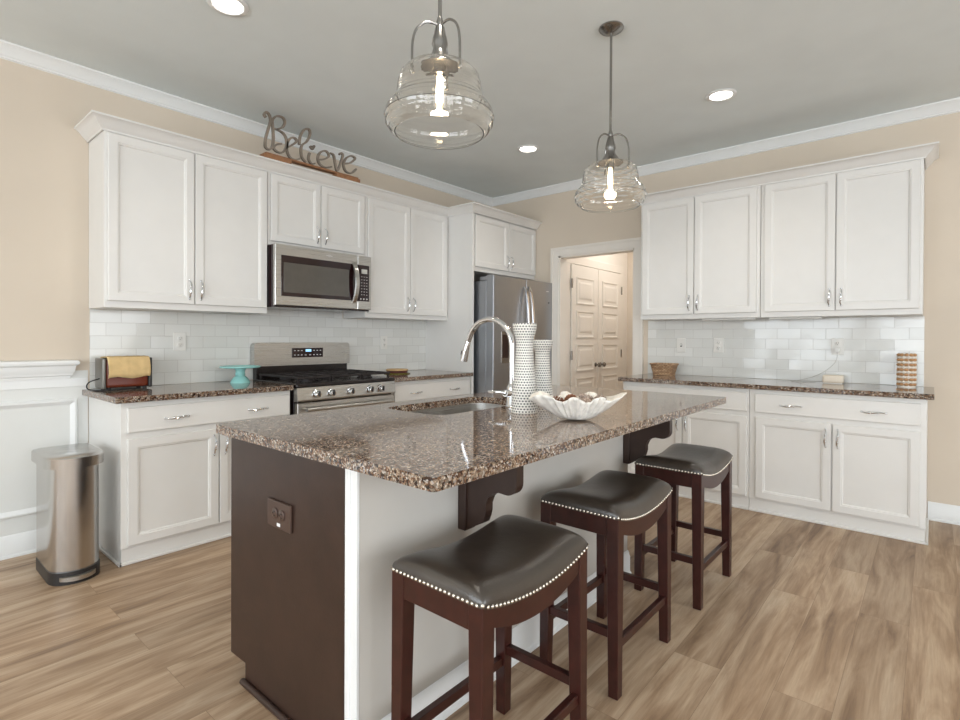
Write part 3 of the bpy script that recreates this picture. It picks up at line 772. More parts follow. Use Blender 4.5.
# faucet
FX, FY = -2.815, -2.425
t = thing('faucet', 'tall chrome gooseneck pull-down faucet behind the island sink', 'faucet', (FX, FY, 0.914), 0)
bm = B(); add_lathe(bm, [(0, 0), (0.028, 0), (0.029, 0.006), (0.024, 0.014), (0.0225, 0.09), (0.020, 0.10), (0.0135, 0.112), (0, 0.112)], 24); mesh_obj('base', bm, M['chrome'], t, True)
pts = [(0, 0, 0.10), (0, 0, 0.20), (0, 0, 0.285)]
Rn = 0.135
for i in range(1, 15):
    a = PI*i/16*1.02
    pts.append((0, Rn-Rn*math.cos(a), 0.285+Rn*math.sin(a)*0.95))
last = Vector(pts[-1]); pts.append(tuple(last+Vector((0, 0.010, -0.02))))
bm = B(); add_tube(bm, pts, 0.0135, 16); mesh_obj('gooseneck', bm, M['chrome'], t, True)
hd = Vector(pts[-1]); dr = Vector((0, 0.32, -1)).normalized()
bm = B(); add_tube(bm, [hd, hd+dr*0.012, hd+dr*0.02, hd+dr*0.075, hd+dr*0.105], [0.0125, 0.0145, 0.016, 0.0185, 0.020], 18)
sh = mesh_obj('spray_head', bm, M['chrome'], t, True)
bm = B(); p = hd+dr*0.06; add_tube(bm, [p+Vector((0, 0.012, 0.01)), p+Vector((0, 0.024, 0.004)), p+Vector((0, 0.028, -0.012))], 0.0045, 8); mesh_obj('button', bm, M['rubber'], sh, True)
bm = B(); add_tube(bm, [(0, 0, 0.068), (-0.028, 0.0, 0.068), (-0.050, 0.0, 0.069)], [0.015, 0.0185, 0.0165], 16)
add_tube(bm, [(-0.047, 0.0, 0.069), (-0.058, 0.018, 0.074), (-0.066, 0.085, 0.072)], [0.011, 0.0085, 0.0065], 10); mesh_obj('handle', bm, M['chrome'], t, True)

# island outlet (lies sideways on the end panel)
t = thing('island_outlet', 'brown outlet plate set sideways on the island end panel', 'outlet', (-3.9006, -2.306, 0.657), -PI/2)
def sideways(bm): bmesh.ops.rotate(bm, verts=bm.verts, cent=(0,0,0), matrix=Matrix.Rotation(0, 3, 'Z'))
bm = B(); add_box(bm, -0.072, 0.072, -0.008, 0.0, -0.044, 0.044, 0.003, 2); mesh_obj('cover_plate', bm, M['brown_plate'], t)
for s in (-1, 1):
    bm = B(); add_lathe(bm, [(0, 0), (0.018, 0), (0.018, 0.003), (0.016, 0.0045), (0, 0.0045)], 20)
    bmesh.ops.rotate(bm, verts=bm.verts, cent=(0,0,0), matrix=Matrix.Rotation(PI/2, 3, 'X')); bmesh.ops.translate(bm, verts=bm.verts, vec=(s*0.021, -0.008, 0.004))
    r = mesh_obj('receptacle', bm, M['brown_plate'], t, True)
    bm = B()
    for q in (-1, 1): add_box(bm, s*0.021-0.003, s*0.021+0.007, -0.0135, -0.012, 0.004+q*0.006-0.0012, 0.004+q*0.006+0.0012)
    add_disc_cyl(bm, (s*0.021-0.008, -0.012, 0.004), (s*0.021-0.008, -0.0135, 0.004), 0.003, 8)
    mesh_obj('slots', bm, M['rubber'], r)
bm = B(); add_box(bm, -0.010, 0.010, -0.0092, -0.0079, -0.036, -0.025, 0.0004); mesh_obj('sticker', bm, M['mark'], t)
# rotate so that it faces -x : local -y must map to -x
t.rotation_euler = (0, 0, -PI/2)

# ------------------------------------------------------------------ bar stools
def make_stool():
    t = thing('bar_stool', '', 'bar stool', (0, 0, 0), 0, 'saddle-seat bar stools at the island')
    L, D = 0.243, 0.160
    def dip(x): return -0.038*(1-(x/L)**2)
    ZN = 0.630
    # cushion
    bm = B(); nx, ny = 36, 26; H = 0.064; grid = []
    for i in range(nx+1):
        u = -1+2*i/nx; u = math.sin(u*PI/2)*0.55+u*0.45; row = []
        for j in range(ny+1):
            v = -1+2*j/ny; v = math.sin(v*PI/2)*0.55+v*0.45
            # corner rounding
            x, y = u*(L+0.004), v*(D+0.004)
            k = 1-0.030*(abs(u)**10)*(abs(v)**10)
            h = H*(max(0, 1-abs(u)**5))**0.5*(max(0, 1-abs(v)**4.5))**0.5*(1-0.15*(1-u*u))
            row.append(bm.verts.new((x*k, y*k, ZN+dip(x*0.98)+h)))
        grid.append(row)
    for i in range(nx):
        for j in range(ny): bm.faces.new((grid[i][j], grid[i+1][j], grid[i+1][j+1], grid[i][j+1]))
    loop = [grid[i][0] for i in range(nx+1)] + [grid[nx][j] for j in range(1, ny+1)] + [grid[i][ny] for i in range(nx-1, -1, -1)] + [grid[0][j] for j in range(ny-1, 0, -1)]
    low = [bm.verts.new((v.co.x, v.co.y, v.co.z-0.012)) for v in loop]
    n = len(loop)
    for k in range(n): bm.faces.new((loop[k], low[k], low[(k+1) % n], loop[(k+1) % n]))
    bm.faces.new(low)
    cu = mesh_obj('cushion', bm, M['leather'], t, True)
    # nail heads
    bm = B()
    def nail(p, d):
        c = Vector(p); d = Vector(d)
        s = d.cross(Vector((0,0,1))).normalized(); up = Vector((0,0,1)); r = 0.0048
        top = bm.verts.new(c+d*0.0035); ring = [bm.verts.new(c+(s*math.cos(a)+up*math.sin(a))*r) for a in [2*PI*q/8 for q in range(8)]]
        ring2 = [bm.verts.new(c+d*0.0026+(s*math.cos(a)+up*math.sin(a))*r*0.6) for a in [2*PI*q/8 for q in range(8)]]
        for q in range(8):
            bm.faces.new((ring[q], ring[(q+1) % 8], ring2[(q+1) % 8], ring2[q])); bm.faces.new((ring2[q], ring2[(q+1) % 8], top))
    nl, nd = 32, 22
    for i in range(1, nl):
        x = -L+2*L*i/nl
        for s in (-1, 1): nail((x, s*(D+0.0045), ZN+dip(x*0.98)-0.005), (0, s, 0))
    for j in range(1, nd):
        y = -D+2*D*j/nd
        for s in (-1, 1): nail((s*(L+0.0045), y, ZN+dip(L*0.98)-0.005), (s, 0, 0))
    for sx in (-1, 1):
        for sy in (-1, 1): nail((sx*(L-0.001), sy*(D-0.001), ZN+dip(L)-0.005), Vector((sx, sy, 0)).normalized())
    mesh_obj('nail_trim', bm, M['nail'], cu, True)
    # aprons: curved on the long sides
    for s in (-1, 1):
        poly = []
        m_ = 16
        for i in range(m_+1):
            x = -L+0.03+(2*L-0.06)*i/m_; poly.append((x, ZN+dip(x)-0.012))
        for i in range(m_, -1, -1):
            x = -L+0.03+(2*L-0.06)*i/m_; poly.append((x, ZN-0.068-0.046*(1-(x/(L-0.03))**2)))
        bm = B(); add_prism(bm, poly, 'y', s*(D-0.024), s*(D-0.004)); mesh_obj('apron', bm, M['cherry'], t)
        bm = B(); add_box(bm, s*(L-0.024), s*(L-0.004), -D+0.03, D-0.03, ZN-0.078, ZN-0.012, 0.001); mesh_obj('apron', bm, M['cherry'], t)
    # legs
    foot = {}
    for sx in (-1, 1):
        for sy in (-1, 1):
            a = Vector((sx*(L-0.024), sy*(D-0.024), ZN-0.011)); b = Vector((sx*(L-0.018), sy*(D-0.018), 0.0))
            foot[(sx, sy)] = (a, b)
            bm = B(); add_beam(bm, a, b, 0.046, 0.036, up=(0,1,0)); bmesh.ops.bevel(bm, geom=list(bm.edges), offset=0.002, segments=1, affect='EDGES')
            # flatten the foot on the floor
            for v in bm.verts: v.co.z = max(v.co.z, 0.0)
            mesh_obj('leg', bm, M['cherry'], t)
    def at(c, z):
        a, b = foot[c]; f = (a.z-z)/a.z; return a.lerp(b, f)
    def stretcher(c0, c1, z):
        p, q = at(c0, z), at(c1, z); d = (q-p).normalized()*0.014
        bm = B(); add_beam(bm, p+d, q-d, 0.022, 0.022, d0=0.030, d1=0.030); bmesh.ops.bevel(bm, geom=list(bm.edges), offset=0.0015, segments=1, affect='EDGES'); mesh_obj('stretcher', bm, M['cherry'], t)
    for s in (-1, 1):
        stretcher((-1, s), (1, s), 0.175)
        stretcher((s, -1), (s, 1), 0.213)
    return t
M['nail'] = paint('nail_head_metal', (224, 218, 206), 0.25, 0.85, var=0.02)
stool = make_stool()
stool.location = (-3.629, -2.983, 0)
stool['label'] = 'dark leather saddle bar stool nearest the camera, cut by the bottom edge'
dup(stool, (-2.874, -2.950, 0), 0, 'dark leather saddle bar stool in the middle, between the two corbels')
dup(stool, (-2.068, -2.965, 0), 0, 'dark leather saddle bar stool farthest away, in front of the right-wall cabinets')

# ------------------------------------------------------------------ range
t = thing('range_stove', 'stainless gas range with black cooktop and raised rear control panel', 'stove', (-2.880, -0.66, 0))
rw = 0.850
def rp(name, mat, x0, x1, y0, y1, z0, z1, bev=0.002, par=None): return box_part(name, par or t, mat, x0, x1, y0, y1, z0, z1, bev)
rp('body', M['black'], 0.0, rw, 0.03, 0.645, 0.09, 0.895)
rp('plinth', M['black'], 0.02, rw-0.02, 0.06, 0.62, 0.0, 0.09)
rp('cooktop', M['black'], -0.004, rw+0.004, -0.012, 0.60, 0.895, 0.922, 0.006)
bm = B(); add_prism(bm, [(0.03, 0.80), (-0.020, 0.80), (-0.022, 0.81), (-0.008, 0.892), (0.03, 0.892)], 'x', 0.0, rw); cp = mesh_obj('control_panel', bm, M['steel'], t)
for kx in (0.145, 0.262, 0.425, 0.600, 0.704):
    bm = B(); add_lathe(bm, [(0, 0), (0.031, 0), (0.030, 0.006), (0.023, 0.010), (0.021, 0.032), (0.018, 0.036), (0, 0.036)], 22)
    bmesh.ops.rotate(bm, verts=bm.verts, cent=(0,0,0), matrix=Matrix.Rotation(PI/2+0.15, 3, 'X')); bmesh.ops.translate(bm, verts=bm.verts, vec=(kx, -0.016, 0.846))
    kb = mesh_obj('knob', bm, M['chrome'], t, True)
    bm = B(); add_box(bm, kx-0.004, kx+0.004, -0.062, -0.046, 0.830, 0.868, 0.001); mesh_obj('grip', bm, M['plastic_d'], kb)
od = rp('oven_door', M['steel'], 0.004, rw-0.004, -0.012, 0.03, 0.24, 0.790, 0.004)
bm = B(); add_box(bm, 0.12, rw-0.12, -0.0135, -0.010, 0.33, 0.62); mesh_obj('window', bm, M['blackglass'], od)
bm = B(); add_tube(bm, [(0.05, -0.052, 0.745), (rw-0.05, -0.052, 0.745)], 0.013, 14)
for hx in (0.07, rw-0.07): add_tube(bm, [(hx, -0.052, 0.745), (hx, -0.010, 0.745)], 0.009, 10)
mesh_obj('handle', bm, M['steel'], od, True)
dw = rp('warming_drawer', M['steel'], 0.004, rw-0.004, -0.012, 0.03, 0.095, 0.232, 0.004)
# rear panel
bm = B(); P = arc(0.03, 1.165, 0.025, 90, 180, 5)[::-1]
poly = [(0.0, 1.015)] + [(0.002, 1.17)] + arc(0.027, 1.168, 0.025, 180, 90, 5) + arc(rw-0.027, 1.168, 0.025, 90, 0, 5) + [(rw, 1.015)]
add_prism(bm, poly, 'y', 0.585, 0.645); rpn = mesh_obj('rear_panel', bm, M['steel'], t)
rp('rear_riser', M['black'], 0.02, rw-0.02, 0.592, 0.645, 0.915, 1.02)
bm = B(); add_box(bm, 0.305, 0.585, 0.5815, 0.586, 1.075, 1.150, 0.001); dsp = mesh_obj('display_panel', bm, M['blackglass'], rpn)
bm = B(); add_box(bm, 0.425, 0.475, 0.580, 0.582, 1.120, 1.140); mesh_obj('clock', bm, M['display'], dsp)
bm = B()
for bx in (0.33, 0.36, 0.39, 0.50, 0.53, 0.56):
    for bz in (1.095, 1.130): add_box(bm, bx-0.006, bx+0.006, 0.5803, 0.582, bz-0.003, bz+0.003)
for bx in (0.425, 0.465): add_box(bm, bx-0.008, bx+0.008, 0.5803, 0.582, 1.092, 1.097)
mesh_obj('buttons', bm, M['mark'], dsp)
# burners and grates
for bx, by, br_ in ((0.17, 0.15, 0.045), (0.17, 0.43, 0.038), (0.425, 0.29, 0.05), (0.68, 0.15, 0.05), (0.68, 0.43, 0.038)):
    bm = B(); add_lathe(bm, [(0, 0.922), (br_*1.2, 0.922), (br_*1.2, 0.929), (br_, 0.931), (br_, 0.940), (br_*0.9, 0.943), (0, 0.943)], 20, (bx, by, 0)); mesh_obj('burner', bm, M['black_iron'], t, True)
for gi in range(3):
    gx0 = 0.02+gi*0.272; gx1 = gx0+0.265; bm = B(); z0, z1 = 0.950, 0.964; w = 0.010
    for yy in (0.02, 0.285, 0.55): add_box(bm, gx0, gx1, yy-w/2, yy+w/2, z0, z1, 0.002)
    for xx in (gx0+w/2, (gx0+gx1)/2, gx1-w/2): add_box(bm, xx-w/2, xx+w/2, 0.02, 0.55, z0, z1, 0.002)
    for yy in (0.15, 0.42): add_box(bm, gx0+0.03, gx1-0.03, yy-w/2, yy+w/2, z0, z1, 0.002)
    for xx in (gx0+w, gx1-w):
        for yy in (0.03, 0.54): add_box(bm, xx-0.006, xx+0.006, yy-0.006, yy+0.006, 0.921, z0+0.004)
    mesh_obj('grate', bm, M['black_iron'], t)

# ------------------------------------------------------------------ microwave
t = thing('microwave', 'stainless over-the-range microwave with a dark window', 'microwave', (-2.900, -0.005, 1.45))
mw, mh = 0.835, 0.443
box_part('body', t, M['blackglass'], 0.002, mw-0.002, -0.385, 0.0, 0.0, mh-0.001, 0.002)
bm = B(); ring_panel(bm, 0.0, 0.698, 0.012, mh, -0.385, [(0.0, -0.408), (0.004, -0.412), (0.012, -0.412)]); mdoor = mesh_obj('door', bm, M['steel'], t)
bm = B(); add_box(bm, 0.045, 0.698, -0.4155, -0.409, 0.078, 0.368, 0.001); g1 = mesh_obj('window_frame', bm, M['blackglass'], mdoor)
bm = B(); add_box(bm, 0.062, 0.615, -0.4170, -0.4150, 0.105, 0.318, 0.001); mesh_obj('window', bm, M['oven_window'], mdoor)
bm = B()
hp = [(0.662, -0.412, 0.060)] + [(0.662, -0.412-0.052*math.sin(PI*i/12)**0.7, 0.060+0.325*i/12) for i in range(1, 12)] + [(0.662, -0.412, 0.385)]
for a, b in zip(hp, hp[1:]):
    add_beam(bm, a, b, 0.034, 0.034, up=(1,0,0), d0=0.014, d1=0.014) if False else None
secs = []
for i, p in enumerate(hp):
    secs.append([bm.verts.new((p[0]+sx, p[1]+sy, p[2])) for sx, sy in ((-0.019, 0.006), (-0.015, -0.006), (0.015, -0.006), (0.019, 0.006))])
for a, b in zip(secs, secs[1:]):
    for q in range(4): bm.faces.new((a[q], a[(q+1) % 4], b[(q+1) % 4], b[q]))
bm.faces.new(secs[0][::-1]); bm.faces.new(secs[-1])
mesh_obj('handle', bm, M['steel'], mdoor, True)
bm = B(); ring_panel(bm, 0.701, mw, 0.012, mh, -0.385, [(0.0, -0.408), (0.004, -0.412), (0.012, -0.412)]); mp_ = mesh_obj('control_side', bm, M['steel'], t)
bm = B(); add_box(bm, 0.701, 0.812, -0.4155, -0.409, 0.078, 0.368, 0.001); kp = mesh_obj('keypad', bm, M['blackglass'], mp_)
bm = B(); add_box(bm, 0.735, 0.790, -0.4168, -0.4152, 0.300, 0.335); mesh_obj('display', bm, paint('grey_display', (196, 196, 190), 0.3), kp)
bm = B()
for r_ in range(7):
    for c_ in range(3): add_box(bm, 0.732+c_*0.025, 0.741+c_*0.025, -0.4166, -0.4152, 0.272-r_*0.024, 0.276-r_*0.024)
for c_ in range(3): add_box(bm, 0.722+c_*0.030, 0.733+c_*0.030, -0.4166, -0.4152, 0.091, 0.101)
mesh_obj('keys', bm, M['mark'], kp)
# small maker's mark: a swoosh ring with a line of tiny letters
bm = B(); add_tube(bm, [(0.438+0.016*math.cos(2*PI*i/16), -0.4135, 0.407+0.007*math.sin(2*PI*i/16)) for i in range(16)], 0.0009, 5, closed=True)
for i in range(9): add_box(bm, 0.412+i*0.0062, 0.4155+i*0.0062, -0.4138, -0.412, 0.404, 0.409+0.002*(i % 3 == 0))
mesh_obj('logo', bm, M['mark'], mdoor)
bm = B(); ring_panel(bm, 0.05, mw-0.05, 0.0, 0.01, -0.38, [(0, -0.384)]); mesh_obj('vent', bm, M['black'], t)

# ------------------------------------------------------------------ refrigerator
t = thing('refrigerator', 'stainless french-door refrigerator with ice dispenser in its left door', 'refrigerator', (-1.010, -0.05, 0))
fw = 0.990
box_part('body', t, M['steel_fridge'], 0.015, fw-0.015, -0.70, 0.0, 0.03, 1.775, 0.004)
bm = B()
for fx in (0.06, fw-0.06):
    for fy in (-0.66, -0.06): add_disc_cyl(bm, (fx, fy, 0.0), (fx, fy, 0.032), 0.02, 12)
mesh_obj('feet', bm, M['rubber'], t)
def fdoor(x0, x1, z0, z1):
    bm = B(); add_box(bm, x0, x1, -0.800, -0.712, z0, z1, 0.010, 3); return mesh_obj('door', bm, M['steel_fridge'], t)
dl1 = fdoor(0.0, 0.513, 0.72, 1.822); dr1 = fdoor(0.519, fw, 0.72, 1.822)
bm = B(); add_box(bm, 0.0, fw, -0.800, -0.712, 0.06, 0.712, 0.010, 3); fz = mesh_obj('freezer_drawer', bm, M['steel_fridge'], t)
box_part('hinge_cover', t, M['steel_fridge'], 0.03, 0.15, -0.74, -0.60, 1.775, 1.815, 0.006); box_part('hinge_cover', t, M['steel_fridge'], fw-0.15, fw-0.03, -0.74, -0.60, 1.775, 1.815, 0.006)
def bow(x, par):
    bm = B(); secs = []; n = 16
    for i in range(n+1):
        u = i/n; z = 0.93+0.82*u; out = 0.062*math.sin(PI*u)**0.55
        secs.append([bm.verts.new((x+sx, -0.800-out+sy, z)) for sx, sy in ((-0.013, 0.004), (-0.010, -0.010), (0.010, -0.010), (0.013, 0.004))])
    for a, b in zip(secs, secs[1:]):
        for q in range(4): bm.faces.new((a[q], a[(q+1) % 4], b[(q+1) % 4], b[q]))
    bm.faces.new(secs[0][::-1]); bm.faces.new(secs[-1]); mesh_obj('handle', bm, M['chrome'], par, True)
bow(0.478, dl1); bow(0.556, dr1)
bm = B(); add_tube(bm, [(0.12, -0.80, 0.655), (0.13, -0.85, 0.655), (0.5, -0.862, 0.655), (0.86, -0.85, 0.655), (0.87, -0.80, 0.655)], 0.011, 10); mesh_obj('handle', bm, M['chrome'], fz, True)
bm = B(); add_box(bm, 0.115, 0.255, -0.8035, -0.799, 1.00, 1.30, 0.002); dsp = mesh_obj('ice_dispenser', bm, M['nickel'], dl1)
bm = B(); add_box(bm, 0.135, 0.238, -0.8045, -0.803, 1.05, 1.27, 0.001); nz = mesh_obj('dispenser_recess', bm, M['blackglass'], dsp)
bm = B(); add_box(bm, 0.872, 0.918, -0.8012, -0.7995, 1.72, 1.728); mesh_obj('logo', bm, M['mark'], dr1)
bm = B(); add_sphere(bm, (0.918, -0.802, 1.607), 0.006, 8, 6); mesh_obj('magnet', bm, M['rubber'], dr1)

# ------------------------------------------------------------------ pendants
def make_pendant():
    t = thing('pendant_light', '', 'pendant light', (0, 0, ZC), 0, 'clear glass pendants over the island')
    bm = B(); add_lathe(bm, [(0, 0), (0.062, 0), (0.064, -0.006), (0.058, -0.014), (0.040, -0.020), (0.030, -0.026), (0.012, -0.030), (0, -0.030)], 32); mesh_obj('canopy', bm, M['nickel'], t, True)
    zt = 2.146-ZC     # top of the glass
    bm = B(); add_tube(bm, [(0, 0, -0.025), (0, 0, zt+0.145)], 0.0065, 12); mesh_obj('rod', bm, M['nickel'], t, True)
    bm = B(); add_lathe(bm, [(0, zt+0.165), (0.008, zt+0.165), (0.012, zt+0.150), (0.010, zt+0.14), (0.016, zt+0.13), (0.020, zt+0.108), (0.024, zt+0.095), (0.027, zt+0.075), (0.022, zt+0.062), (0.026, zt+0.045), (0.050, zt+0.010), (0.064, zt+0.004), (0.064, zt-0.002), (0.02, zt-0.004), (0.02, zt-0.03), (0, zt-0.03)], 28); mesh_obj('socket', bm, M['nickel'], t, True)
    for kx in range(3):
        a = 2*PI*kx/3+0.5; c, s = math.cos(a), math.sin(a)
        pts = [(0.010*c, 0.010*s, zt+0.140), (0.045*c, 0.045*s, zt+0.142), (0.078*c, 0.078*s, zt+0.115), (0.092*c, 0.092*s, zt+0.07), (0.094*c, 0.094*s, zt+0.012), (0.094*c, 0.094*s, zt-0.028)]
        bm = B(); add_tube(bm, smooth_pts(pts, 5), 0.0042, 8); ar = mesh_obj('arm', bm, M['nickel'], t, True)
        bm = B(); add_sphere(bm, (0.094*c, 0.094*s, zt-0.030), 0.008, 8, 6); mesh_obj('finial', bm, M['nickel'], ar, True)
    prof = [(0.062, zt+0.002), (0.085, zt-0.004), (0.115, zt-0.016), (0.133, zt-0.036), (0.140, zt-0.062), (0.142, zt-0.085), (0.144, zt-0.103), (0.151, zt-0.117), (0.164, zt-0.131), (0.177, zt-0.150), (0.183, zt-0.172), (0.179, zt-0.194), (0.166, zt-0.212), (0.150, zt-0.224)]
    # gentle ribs in the blown glass
    P = []
    for i in range(len(prof)-1):
        for q in range(4):
            u = q/4; r = prof[i][0]*(1-u)+prof[i+1][0]*u; z = prof[i][1]*(1-u)+prof[i+1][1]*u
            P.append((r+0.0018*math.sin(z*330)*0.6, z))
    P.append(prof[-1])
    inner = [(r-0.0032, z) for r, z in reversed(P)]
    bm = B(); full = P+inner; add_lathe(bm, full+[full[0]], 56, cap=False); mesh_obj('glass_shade', bm, M['glass'], t, True)
    bm = B(); add_lathe(bm, [(0, zt-0.03), (0.008, zt-0.03), (0.010, zt-0.05), (0.012, zt-0.075), (0.012, zt-0.11), (0.008, zt-0.13), (0, zt-0.137)], 20); mesh_obj('bulb', bm, M['filament'], t, True)
    return t
pd = make_pendant(); pd.location = (-3.525, -2.652, ZC); pd['label'] = 'larger-looking clear glass pendant light nearest the camera, top centre'
dup(pd, (-2.262, -2.640, ZC), 0.25, 'clear glass pendant light farther away, with its ceiling canopy in view')
for x, y in ((-3.525, -2.652), (-2.262, -2.640)):
    l = bpy.data.lights.new('pendant_bulb', 'POINT'); l.energy = 9; l.color = (1.0, 0.82, 0.6); l.shadow_soft_size = 0.03
    lo = bpy.data.objects.new('pendant_bulb_lamp', l); COL.objects.link(lo); lo.location = (x, y, 1.98)

# ------------------------------------------------------------------ trash can
t = thing('trash_can', 'brushed stainless step trash can by the wainscot, left of the cabinets', 'trash can', (-4.075, -0.40, 0))
def dshape(w, yb, yf, bulge, r=0.03, n=14):
    P = [(w, yb-0.0), (w, yf)]
    for i in range(1, n):
        a = PI*i/n; P.append((w*math.cos(a), yf-bulge*math.sin(a)**0.8))
    P += [(-w, yf), (-w, yb)]
    P += [(-w+r, yb+r*0.9), (w-r, yb+r*0.9)]
    return P
def loft(bm, layers):
    R_ = [[bm.verts.new((x, y, z)) for x, y in P] for P, z in layers]
    for a, b in zip(R_, R_[1:]):
        for q in range(len(a)): bm.faces.new((a[q], a[(q+1) % len(a)], b[(q+1) % len(b)], b[q]))
    bm.faces.new(R_[0][::-1]); bm.faces.new(R_[-1])
bm = B(); D1 = dshape(0.107, 0.09, -0.140, 0.120); loft(bm, [(D1, 0.06), (D1, 0.585)]); mesh_obj('body', bm, M['steel_can'], t, True)
bm = B(); D2 = dshape(0.109, 0.093, -0.155, 0.112); loft(bm, [(D2, 0.0), (D2, 0.062)]); bs = mesh_obj('base', bm, M['plastic_d'], t, True)
bm = B(); D3 = dshape(0.126, 0.10, -0.150, 0.126); D4 = dshape(0.118, 0.094, -0.146, 0.120)
loft(bm, [(D3, 0.578), (D3, 0.628), (D4, 0.636)]); mesh_obj('lid', bm, M['steel_can'], t, True)
bm = B()
pp = [(0.088*math.cos(PI*i/10)*1.0, -0.160-0.110*math.sin(PI*i/10)**0.8, 0.030) for i in range(1, 10)]
for zz in (0.030,):
    secs = []
    for x, y, z in pp: secs.append([bm.verts.new((x, y-0.004+dy, z+dz)) for dy, dz in ((0, -0.014), (-0.014, -0.010), (-0.014, 0.010), (0, 0.014))])
    for a, b in zip(secs, secs[1:]):
        for q in range(4): bm.faces.new((a[q], a[(q+1) % 4], b[(q+1) % 4], b[q]))
    bm.faces.new(secs[0][::-1]); bm.faces.new(secs[-1])
mesh_obj('pedal', bm, M['steel'], t, True)

# ------------------------------------------------------------------ toaster and towel
t = thing('toaster', 'brown and steel toaster at the left end of the counter', 'toaster', (-3.727, -0.118, 0.914))
bm = B(); add_box(bm, -0.112, 0.112, -0.072, 0.072, 0.014, 0.185, 0.018, 4); mesh_obj('body', bm, M['toaster_red'], t, True)
for s in (-1, 1):
    bm = B(); add_box(bm, s*0.112, s*0.132, -0.076, 0.076, 0.008, 0.192, 0.008, 3); mesh_obj('end_cap', bm, M['toaster_grey'] if s < 0 else M['plastic_d'], t, True)
bm = B()
for s in (-1, 1):
    for q in (-1, 1): add_disc_cyl(bm, (s*0.095, q*0.055, 0), (s*0.095, q*0.055, 0.016), 0.012, 12)
mesh_obj('feet', bm, M['rubber'], t)
bm = B(); add_box(bm, 0.132, 0.146, -0.014, 0.014, 0.12, 0.136, 0.003); mesh_obj('lever', bm, M['plastic_d'], t)
pts = [(-0.131, -0.02, 0.07), (-0.18, -0.03, 0.055), (-0.197, -0.03, 0.035), (-0.192, -0.03, 0.0125), (-0.165, -0.055, 0.004), (-0.12, -0.09, 0.004), (-0.06, -0.092, 0.004), (0.02, -0.088, 0.004), (0.06, -0.085, 0.004)]
bm = B(); add_tube(bm, smooth_pts(pts), 0.0035, 8); mesh_obj('power_cord', bm, M['rubber'], t, True)
t = thing('dish_towel', 'folded yellow towel draped over the brown toaster', 'towel', (-3.727, -0.118, 0.914))
bm = B(); rows = []
path = [(-0.079, 0.072), (-0.079, 0.10), (-0.080, 0.14), (-0.078, 0.175), (-0.066, 0.193), (-0.03, 0.197), (0.0, 0.196), (0.03, 0.197), (0.066, 0.193), (0.078, 0.175), (0.080, 0.14), (0.079, 0.10)]
for i, (y, z) in enumerate(path):
    row = []
    for j in range(25):
        x = -0.103+0.222*j/24
        w = 0.0022*math.sin(j*0.9+i*0.7)+0.0015*math.sin(j*2.1+i)
        yy = y-(abs(w) if y < 0 else -abs(w)); zz = z+abs(w)*0.6 + (0.006*math.sin(j*0.35) if i == 0 else 0)
        row.append(bm.verts.new((x + (0.003*math.sin(i*1.3) if j in (0, 24) else 0), yy, zz)))
    rows.append(row)
for a, b in zip(rows, rows[1:]):
    for j in range(24): bm.faces.new((a[j], a[j+1], b[j+1], b[j]))
o = mesh_obj('towel_cloth', bm, M['towel'], t, True); sm = o.modifiers.new('thickness', 'SOLIDIFY'); sm.thickness = 0.006; sm.offset = 1.0 if False else 0.0

# ------------------------------------------------------------------ cake stand
t = thing('cake_stand', 'pale turquoise pedestal cake stand between the toaster and the range', 'cake stand', (-3.045, -0.205, 0.914))
bm = B(); add_lathe(bm, [(0, 0), (0.066, 0), (0.064, 0.008), (0.056, 0.022), (0.050, 0.032), (0.036, 0.045), (0.030, 0.050), (0.034, 0.060), (0.030, 0.070), (0.032, 0.088), (0.040, 0.100), (0.04, 0.104), (0, 0.104)], 36); mesh_obj('pedestal', bm, M['teal'], t, True)
bm = B(); add_lathe(bm, [(0, 0.104), (0.11, 0.104), (0.131, 0.107), (0.135, 0.113), (0.131, 0.118), (0.12, 0.112), (0, 0.110)], 44); mesh_obj('plate', bm, M['teal'], t, True)

# tray right of the range
t = thing('round_tin', 'low round dark dish with a light wood lid on the counter right of the range', 'dish', (-1.66, -0.27, 0.914))
bm = B(); add_lathe(bm, [(0, 0), (0.115, 0), (0.118, 0.006), (0.108, 0.010), (0, 0.010)], 36); mesh_obj('saucer', bm, M['olive'], t, True)
bm = B(); add_lathe(bm, [(0, 0.010), (0.092, 0.010), (0.096, 0.030), (0, 0.030)], 36); mesh_obj('dish_body', bm, paint('maroon_lacquer', (86, 44, 42), 0.3), t, True)
bm = B(); add_lathe(bm, [(0, 0.030), (0.099, 0.030), (0.100, 0.038), (0.092, 0.042), (0, 0.042)], 36); mesh_obj('lid', bm, M['wood_tan'], t, True)

# basket
t = thing('wicker_basket', 'small woven basket at the doorway end of the right-hand counter', 'basket', (-0.15, -2.105, 0.914), -PI/2)
def rect_loop(w, d, z, r=0.018): return ([(x, y) for x, y in rrect(-w, w, -d, d, r, 4)], z)
bm = B(); loft(bm, [rect_loop(0.082, 0.052, 0.001), rect_loop(0.104, 0.070, 0.100)]); mesh_obj('basket_body', bm, M['wicker'], t)
bm = B(); add_tube(bm, [(x, y, 0.100) for x, y in rrect(-0.106, 0.106, -0.072, 0.072, 0.02, 4)], 0.006, 8, closed=True); add_tube(bm, [(x, y, 0.006) for x, y in rrect(-0.083, 0.083, -0.053, 0.053, 0.018, 4)], 0.005, 8, closed=True); mesh_obj('rim', bm, M['wicker'], t, True)

